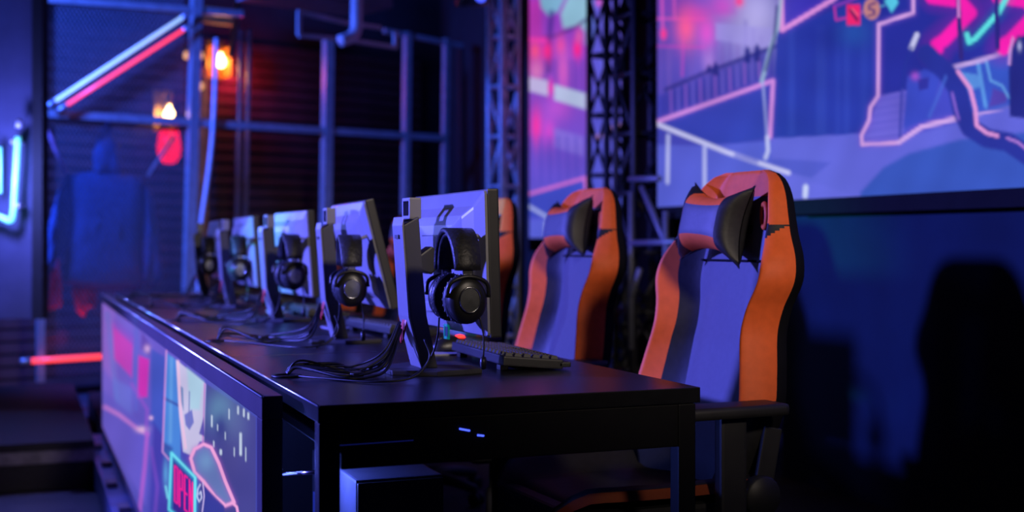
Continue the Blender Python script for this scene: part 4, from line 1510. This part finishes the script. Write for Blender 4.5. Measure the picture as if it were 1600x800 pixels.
rnd = random.Random(3)
clab = ['black cable on the end desk, curving from the cable hole to the monitor stand',
        'black cable on the second desk, running from the cable hole to the monitor stand',
        'black cable on the middle desk, running from the cable hole to the monitor stand',
        'black cable on the fourth desk, running from the cable hole to the monitor stand',
        'black cable on the last desk, running from the cable hole to the monitor stand']
for i in range(5):
    gx, gy = DX0 + 0.045, DY0 + 0.516 + i * DL
    sx, sy = mon[i].location.x - 0.03, mon[i].location.y
    n = 7 if i == 0 else 4
    for k in range(n):
        f = (k - n / 2) / n
        lift = 0.014 + 0.034 * rnd.random() * (1 if k % 2 == 0 else 0.3)
        r = 0.0026 if k % 3 else 0.0034
        y_ = gy + f * 0.035
        p_ = [(gx + 0.004 * f, y_, DZ + 0.007), (gx + 0.02 + 0.01 * rnd.random(), y_ - 0.01, DZ + lift),
              (gx + 0.09 + 0.03 * rnd.random(), gy - 0.05 + 0.16 * f, DZ + 0.006 + 0.003 * k),
              (gx + 0.15 + 0.02 * rnd.random(), gy - 0.02 + 0.2 * f, DZ + 0.006 + 0.005 * (k % 3)),
              (sx - 0.05, sy - 0.03 + 0.07 * f, DZ + 0.02 + 0.014 * (k % 3)), (sx - 0.004, sy + 0.02 * f, DZ + 0.10 + 0.008 * (k % 3))]
        cable(p_, r, clab[i], 'black cables on the desks')
    # headset lead lying on the desk
    hx, hy = mon[i].location.x, mon[i].location.y
    cable([(hx - 0.035, hy - 0.19, DZ + 0.09), (hx - 0.03, hy - 0.21, DZ + 0.05), (hx - 0.07, hy - 0.22, DZ + 0.012), (hx - 0.15, hy - 0.2, DZ + 0.004), (gx + 0.06, gy - 0.10, DZ + 0.004), (gx + 0.015, gy - 0.02, DZ + 0.003)], 0.0022,
          ['thin headset lead looping across the end desk', 'thin headset lead looping across the second desk', 'thin headset lead looping across the middle desk',
           'thin headset lead looping across the fourth desk', 'thin headset lead looping across the last desk'][i], 'headset leads')
    # plug joint
    pj = bx((0, 0, 0.008), (0.012, 0.036, 0.012), 0.003)
    o = obj('cable_adapter', pj, M_CABLE, None, False, (gx + 0.135, gy - 0.03 - (0.07 if i == 0 else 0), DZ))
    o.rotation_euler = (0, 0, -0.9)
    tag(o, ['small black cable adapter among the cables on the end desk', 'small black cable adapter on the second desk', 'small black cable adapter on the middle desk',
            'small black cable adapter on the fourth desk', 'small black cable adapter on the last desk'][i], 'adapter', 'cable adapters')
# teal tag hanging under the first monitor
tg = thing('cable_tag', 'small teal tag with a square ring, under the end desk monitor', 'tag', at_x(698, 531, 0.93))
bm = bmesh.new()
for c, s in (((0, 0, 0.005), (0.003, 0.036, 0.006)), ((0, 0, 0.034), (0.003, 0.036, 0.006)), ((0, -0.016, 0.02), (0.003, 0.005, 0.034)), ((0, 0.016, 0.02), (0.003, 0.005, 0.034))):
    box(bm, c, s)
obj('tag_frame', bm, M_TEAL, tg)
obj('tag_card', bx((0.001, 0, 0.02), (0.002, 0.03, 0.03)), mat('tag_dark', (0.01, 0.05, 0.06), 0.4), tg)


# ================================================================== CHAIRS
def make_chair():
    """origin on the stage under the seat; faces -X"""
    t = thing('gaming_chair', 'chair', 'chair', (0, 0, 0), 0, 'gaming chairs at the desks')
    # ---------- backrest
    Wt = [(0.44, 0.21), (0.50, 0.235), (0.58, 0.268), (0.66, 0.282), (0.74, 0.262), (0.83, 0.236), (0.89, 0.244), (0.955, 0.274), (1.01, 0.266), (1.07, 0.232),
          (1.12, 0.210), (1.165, 0.190), (1.20, 0.164), (1.222, 0.132), (1.232, 0.095)]
    Dt = [(0.44, 0.05), (0.6, 0.08), (0.75, 0.09), (0.9, 0.09), (1.0, 0.082), (1.06, 0.06), (1.1, 0.048), (1.17, 0.04), (1.22, 0.022), (1.232, 0.008)]
    Tt = [(0.44, 0.035), (0.6, 0.045), (1.0, 0.04), (1.15, 0.034), (1.21, 0.024), (1.232, 0.01)]

    def xc(z):
        return 0.205 + (z - 0.47) * 0.225 + 0.012 * math.sin((z - 0.47) * 5.5)

    zs = [0.44 + 0.0 + (1.232 - 0.44) * k / 66 for k in range(67)]
    zs = sorted(set([round(z, 5) for z in zs] + [0.675, 1.005, 1.165, 1.2, 1.222] + [round(1.02 + 0.003 * k, 5) for k in range(32)]))

    def section(z, side):
        """points from the centre to the outer back, (region, point)"""
        w, d, th = smooth_tab(Wt, z) * 0.94, smooth_tab(Dt, z), smooth_tab(Tt, z)
        si = lerp_tab([(0.44, 0.40), (0.62, 0.46), (0.80, 0.58), (1.0, 0.56), (1.06, 0.58), (1.17, 0.66)], z)   # edge of the centre panel
        so = lerp_tab([(0.44, 0.70), (0.62, 0.70), (0.80, 0.76), (0.92, 0.74), (1.0, 0.76), (1.06, 0.80), (1.17, 0.80)], z)   # where orange starts
        sr = lerp_tab([(0.44, 0.90), (0.80, 0.90), (1.06, 0.90), (1.2, 0.92)], z)                                 # ridge
        x = xc(z)
        dep = lambda s: d * (0 if s <= si else ((s - si) / (sr - si)) ** 1.25 if s < sr else 1 - 0.72 * ((s - sr) / (1 - sr)) ** 1.6)
        S_ = []
        for k in range(5):
            S_.append(si * k / 4)
        for k in range(1, 5):
            S_.append(si + (so - si) * k / 4)
        for k in range(1, 7):
            S_.append(so + (sr - so) * k / 6)
        for k in range(1, 6):
            S_.append(sr + (1 - sr) * k / 5)
        pts = [Vector((x - dep(s) - 0.004 * (1 if s < si * 0.9 else 0), side * w * s, z)) for s in S_]
        e = pts[-1]
        pts += [Vector((x + 0.0, side * w * 1.005, z)), Vector((x + th * 0.7, side * w * 0.99, z)), Vector((x + th, side * w * 0.88, z)), Vector((x + th * 1.05, 0, z))]
        return pts

    # columns: 0..4 centre, 4..8 inner bolster, 8..19 orange, 19..23 back
    parts = {}

    def put(key, quad):
        parts.setdefault(key, []).append(quad)

    for side in (-1, 1):
        secs = [section(z, side) for z in zs]
        for r in range(len(zs) - 1):
            zm = (zs[r] + zs[r + 1]) / 2
            a_, b_ = secs[r], secs[r + 1]
            for c in range(len(a_) - 1):
                if c >= 20:
                    key = 'back'
                elif zm > 1.165:
                    key = 'head_trim'
                elif c < 4:
                    key = 'lower_panel' if zm < 1.0 else 'upper_panel'
                elif c < 8:
                    key = ('bolster', side)
                else:
                    if zm < 0.675:
                        key = ('bolster', side)
                    elif abs(zm - (1.06 + 0.03 * (c - 8) / 11)) < 0.036 * (1 - (c - 8) / 11.5):
                        key = ('bolster', side)
                    elif zm > 1.06 + 0.03 * (c - 8) / 11:
                        key = ('wing_trim', side)
                    else:
                        key = ('side_trim', side)
                put(key, (a_[c], a_[c + 1], b_[c + 1], b_[c]))
    # top closing
    for key, quads in parts.items():
        bm = bmesh.new()
        vm = {}

        def gv(p_):
            k_ = (round(p_.x, 5), round(p_.y, 5), round(p_.z, 5))
            if k_ not in vm:
                vm[k_] = bm.verts.new(p_)
            return vm[k_]
        for q in quads:
            vs = []
            for p_ in q:
                v = gv(p_)
                if v not in vs:
                    vs.append(v)
            if len(vs) > 2:
                try:
                    bm.faces.new(vs)
                except ValueError:
                    pass
        nm = key if isinstance(key, str) else key[0]
        if nm in ('head_trim', 'wing_trim', 'side_trim'):
            m = M_ORANGE
        elif nm in ('upper_panel', 'lower_panel'):
            m = M_FABRIC
        elif nm == 'bolster':
            m = M_BLACKL
        else:
            m = M_CBACK
        if nm == 'head_trim':
            top = [section(zs[-1], s) for s in (1, -1)]
            ring = top[0] + top[1][::-1]
            vs = []
            for p_ in ring:
                v = gv(p_)
                if v not in vs:
                    vs.append(v)
            try:
                bm.faces.new(vs)
            except ValueError:
                pass
        o = obj({'back': 'back_shell'}.get(nm, nm), bm, m, t, True)
        if m is M_ORANGE:
            o['label'] = 'orange leatherette trim'
    # seam between the panels
    seam = [Vector((xc(1.0) - 0.0055, y, 1.002)) for y in (-0.142, -0.07, 0, 0.07, 0.142)]
    obj('panel_seam', tb(seam, 0.0035, 6), M_CBACK, t, True)
    # harness holes with orange rims
    for s in (-1, 1):
        c = Vector((xc(1.115) - 0.010, s * 0.118, 1.115))
        g = bmesh.new()
        path = [(0, 0.021 * math.cos(2 * PI * k / 20), 0.030 * math.sin(2 * PI * k / 20)) for k in range(21)]
        tube(g, path, 0.0065, 8, False)
        ro = obj('harness_rim', g, M_ORANGE, t, True, c)
        ro.rotation_euler = (0, 0, s * 0.35)
        ho = obj('harness_hole', lt([(0.0, 0.0), (0.02, 0.0), (0.02, 0.006), (0.0, 0.006)], 16, 'X'), M_CBACK, ro)
        ho.scale = (1, 1, 1.4)
    # ---------- seat
    def seat_mesh(reg):
        bm = bmesh.new()
        nx, ny = 18, 44
        grid = []
        for i in range(nx + 1):
            row = []
            u = i / nx
            x = -0.27 + 0.50 * u
            w = 0.235 + 0.03 * math.sin(u * PI * 0.9) - (0.06 * (1 - u / 0.2) ** 2 if u < 0.2 else 0)
            for j in range(ny + 1):
                s = -1 + 2 * j / ny
                bol = max(0, (abs(s) - 0.6) / 0.3)
                z = 0.455 + 0.045 * min(bol, 1) ** 1.5 - 0.03 * max(0, (abs(s) - 0.9) / 0.1) ** 2
                if u < 0.15:
                    z -= 0.05 * (1 - u / 0.15) ** 2
                row.append((x, s * w, z, s))
            grid.append(row)
        vm = {}

        def gv(p_):
            k_ = tuple(round(q, 5) for q in p_[:3])
            if k_ not in vm:
                vm[k_] = bm.verts.new(p_[:3])
            return vm[k_]
        for i in range(nx):
            for j in range(ny):
                s = abs((grid[i][j][3] + grid[i][j + 1][3]) / 2)
                r_ = 'c' if s < 0.62 else 'o' if s > 0.965 else 'b'
                if r_ != 'c':
                    r_ = (r_, 1 if grid[i][j][3] > 0 else -1)
                if r_ == reg:
                    bm.faces.new([gv(grid[i][j]), gv(grid[i + 1][j]), gv(grid[i + 1][j + 1]), gv(grid[i][j + 1])])
        return bm
    obj('seat_cushion', seat_mesh('c'), M_BLACKL, t, True)
    for s in (-1, 1):
        so_ = obj('seat_trim', seat_mesh(('o', s)), mat('seat_piping_shaded', (0.22, 0.04, 0.01), 0.6, spec=0.2, var=0.1), t, True)  # chair orange darkened in the colour to stand for shade by the desk
        so_['label'] = 'orange seat piping with shade put into its colour'
        obj('seat_bolster', seat_mesh(('b', s)), M_BLACKL, t, True)
    obj('seat_base', prism([(-0.265, -0.17), (-0.265, 0.17), (-0.2, 0.235), (0.2, 0.25), (0.235, 0.2), (0.235, -0.2), (0.2, -0.25), (-0.2, -0.235)], 0.375, 0.447, 0.012, 'XY'), M_BLACKL, t)
    # ---------- armrests
    for s in (-1, 1):
        ap = obj('arm_pad', bx((0.11, s * 0.295, 0.665), (0.27, 0.095, 0.028), 0.011), M_CPLAST, t, True)
        obj('arm_post', bx((0.11, s * 0.30, 0.54), (0.07, 0.03, 0.23), 0.008), M_CPLAST, t)
        obj('arm_bracket', bx((0.11, s * 0.22, 0.385), (0.08, 0.18, 0.022), 0.005), M_CPLAST, t)
        obj('recline_joint', lt([(0.0, 0.0), (0.045, 0.0), (0.05, 0.008), (0.05, 0.026), (0.04, 0.034), (0.0, 0.034)], 18, 'Y', (0.215, s * 0.268 - (0.017), 0.455)), M_CPLAST, t, True)
        obj('side_bracket', bx((0.235, s * 0.262, 0.52), (0.05, 0.012, 0.19), 0.004, Matrix.Rotation(0.2, 3, 'Y')), M_CPLAST, t)
    # ---------- base
    obj('tilt_mechanism', bx((0, 0, 0.355), (0.2, 0.16, 0.04), 0.01), M_CPLAST, t)
    obj('gas_lift', lt([(0.028, 0.11), (0.028, 0.24), (0.018, 0.245), (0.018, 0.34)], 16), M_CHROME, t, True)
    obj('hub', lt([(0.0, 0.075), (0.045, 0.075), (0.05, 0.1), (0.04, 0.125), (0.0, 0.125)], 18), M_CPLAST, t, True)
    for k in range(5):
        a_ = 2 * PI * k / 5 + 0.3
        c_, s_ = math.cos(a_), math.sin(a_)
        bm = bmesh.new()
        tube(bm, [(0.03 * c_, 0.03 * s_, 0.1), (0.18 * c_, 0.18 * s_, 0.09), (0.30 * c_, 0.30 * s_, 0.07)], [0.028, 0.024, 0.018], 8)
        lg = obj('base_leg', bm, M_CPLAST, t, True)
        for q in (-1, 1):
            cw = obj('caster_wheel', lt([(0.0, -0.009), (0.024, -0.009), (0.028, -0.005), (0.028, 0.005), (0.024, 0.009), (0.0, 0.009)], 14, 'Y'), M_CABLE, lg, True,
                     (0.30 * c_ - s_ * 0.014 * q, 0.30 * s_ + c_ * 0.014 * q, 0.0285))
            cw.rotation_euler = (0, 0, a_)
        obj('caster_stem', tb([(0.30 * c_, 0.30 * s_, 0.03), (0.30 * c_, 0.30 * s_, 0.075)], 0.008, 8), M_CPLAST, lg, True)
    return t


def make_pillow():
    """head cushion with pinched corners; front faces -X, width along Y"""
    t = thing('head_pillow', 'pillow', 'pillow', (0, 0, 0), 0, 'head pillows on the gaming chairs')
    n = 28
    parts = {'front_panel': [], 'orange_stripe': [], 'side_gusset': []}

    def P_(u, v, side):
        cu, cv = abs(u), abs(v)
        y = 0.114 * u * (1 - 0.10 * (1 - cv ** 2) * cu ** 4)
        pin = (cu ** 3) * (cv ** 3)
        z = 0.082 * v * (1 - 0.20 * (1 - cu ** 2.5)) + 0.026 * math.copysign(1, v) * pin
        th = 0.064 * (max(0, 1 - cu ** 4.5) ** 0.55) * (max(0, 1 - cv ** 4) ** 0.5) + 0.002
        x = -th if side == 0 else th * 0.6
        return Vector((x, y + 0.014 * math.copysign(1, u) * pin, z))
    for side in (0, 1):
        for i in range(n):
            for j in range(n):
                u0, u1 = -1 + 2 * i / n, -1 + 2 * (i + 1) / n
                v0, v1 = -1 + 2 * j / n, -1 + 2 * (j + 1) / n
                um, vm_ = abs(u0 + u1) / 2, abs(v0 + v1) / 2
                if side == 1 or um > 0.66:
                    key = 'side_gusset'
                elif vm_ > 0.6:
                    key = 'orange_stripe'
                else:
                    key = 'front_panel'
                parts[key].append([P_(u0, v0, side), P_(u1, v0, side), P_(u1, v1, side), P_(u0, v1, side)])
    for key, quads in parts.items():
        bm = bmesh.new()
        vm = {}
        for q in quads:
            vs = []
            for p_ in q:
                k_ = tuple(round(c, 5) for c in p_)
                if k_ not in vm:
                    vm[k_] = bm.verts.new(p_)
                if vm[k_] not in vs:
                    vs.append(vm[k_])
            if len(vs) > 2:
                try:
                    bm.faces.new(vs)
                except ValueError:
                    pass
        o = obj(key, bm, {'front_panel': M_FABRIC, 'orange_stripe': M_ORANGE, 'side_gusset': M_BLACKL}[key], t, True)
    obj('elastic_strap', bx((0.036, 0, 0), (0.006, 0.20, 0.022), 0.002), M_CBACK, t)
    return t


ch0, pl0 = make_chair(), make_pillow()
ch_lab = ['orange and black gaming chair at the end desk', 'orange and black gaming chair at the second desk from the open end', 'orange and black gaming chair at the middle desk',
          'orange and black gaming chair at the fourth desk', 'orange and black gaming chair at the last desk']
pl_lab = ['black head pillow with orange stripes on the chair of the end desk', 'black head pillow with orange stripes on the chair of the second desk',
          'black head pillow with orange stripes on the chair of the middle desk', 'black head pillow with orange stripes on the chair of the fourth desk',
          'black head pillow with orange stripes on the chair of the last desk']
CH = [(1.382, 2.76, 3), (1.452, 3.845, 2), (1.51, 4.905, 0), (1.50, 5.96, 0), (1.47, 7.0, -4)]
for i, (x, y, r) in enumerate(CH):
    c = ch0 if i == 0 else copy_tree(ch0)
    c['label'] = ch_lab[i]
    c.location = (x, y, STAGE)
    c.rotation_euler = (0, 0, math.radians(r))
    q = pl0 if i == 0 else copy_tree(pl0)
    q['label'] = pl_lab[i]
    off = Matrix.Rotation(math.radians(r), 3, 'Z') @ Vector((0.205 + (1.10 - 0.47) * 0.225 - 0.054, 0.03, 0))
    q.location = (x + off.x, y + off.y, 1.096)
    q.rotation_euler = (math.radians([4, -3, 2, 0, 0][i]), math.radians(11), math.radians(r + [4, 2, 0, 0, 0][i]))
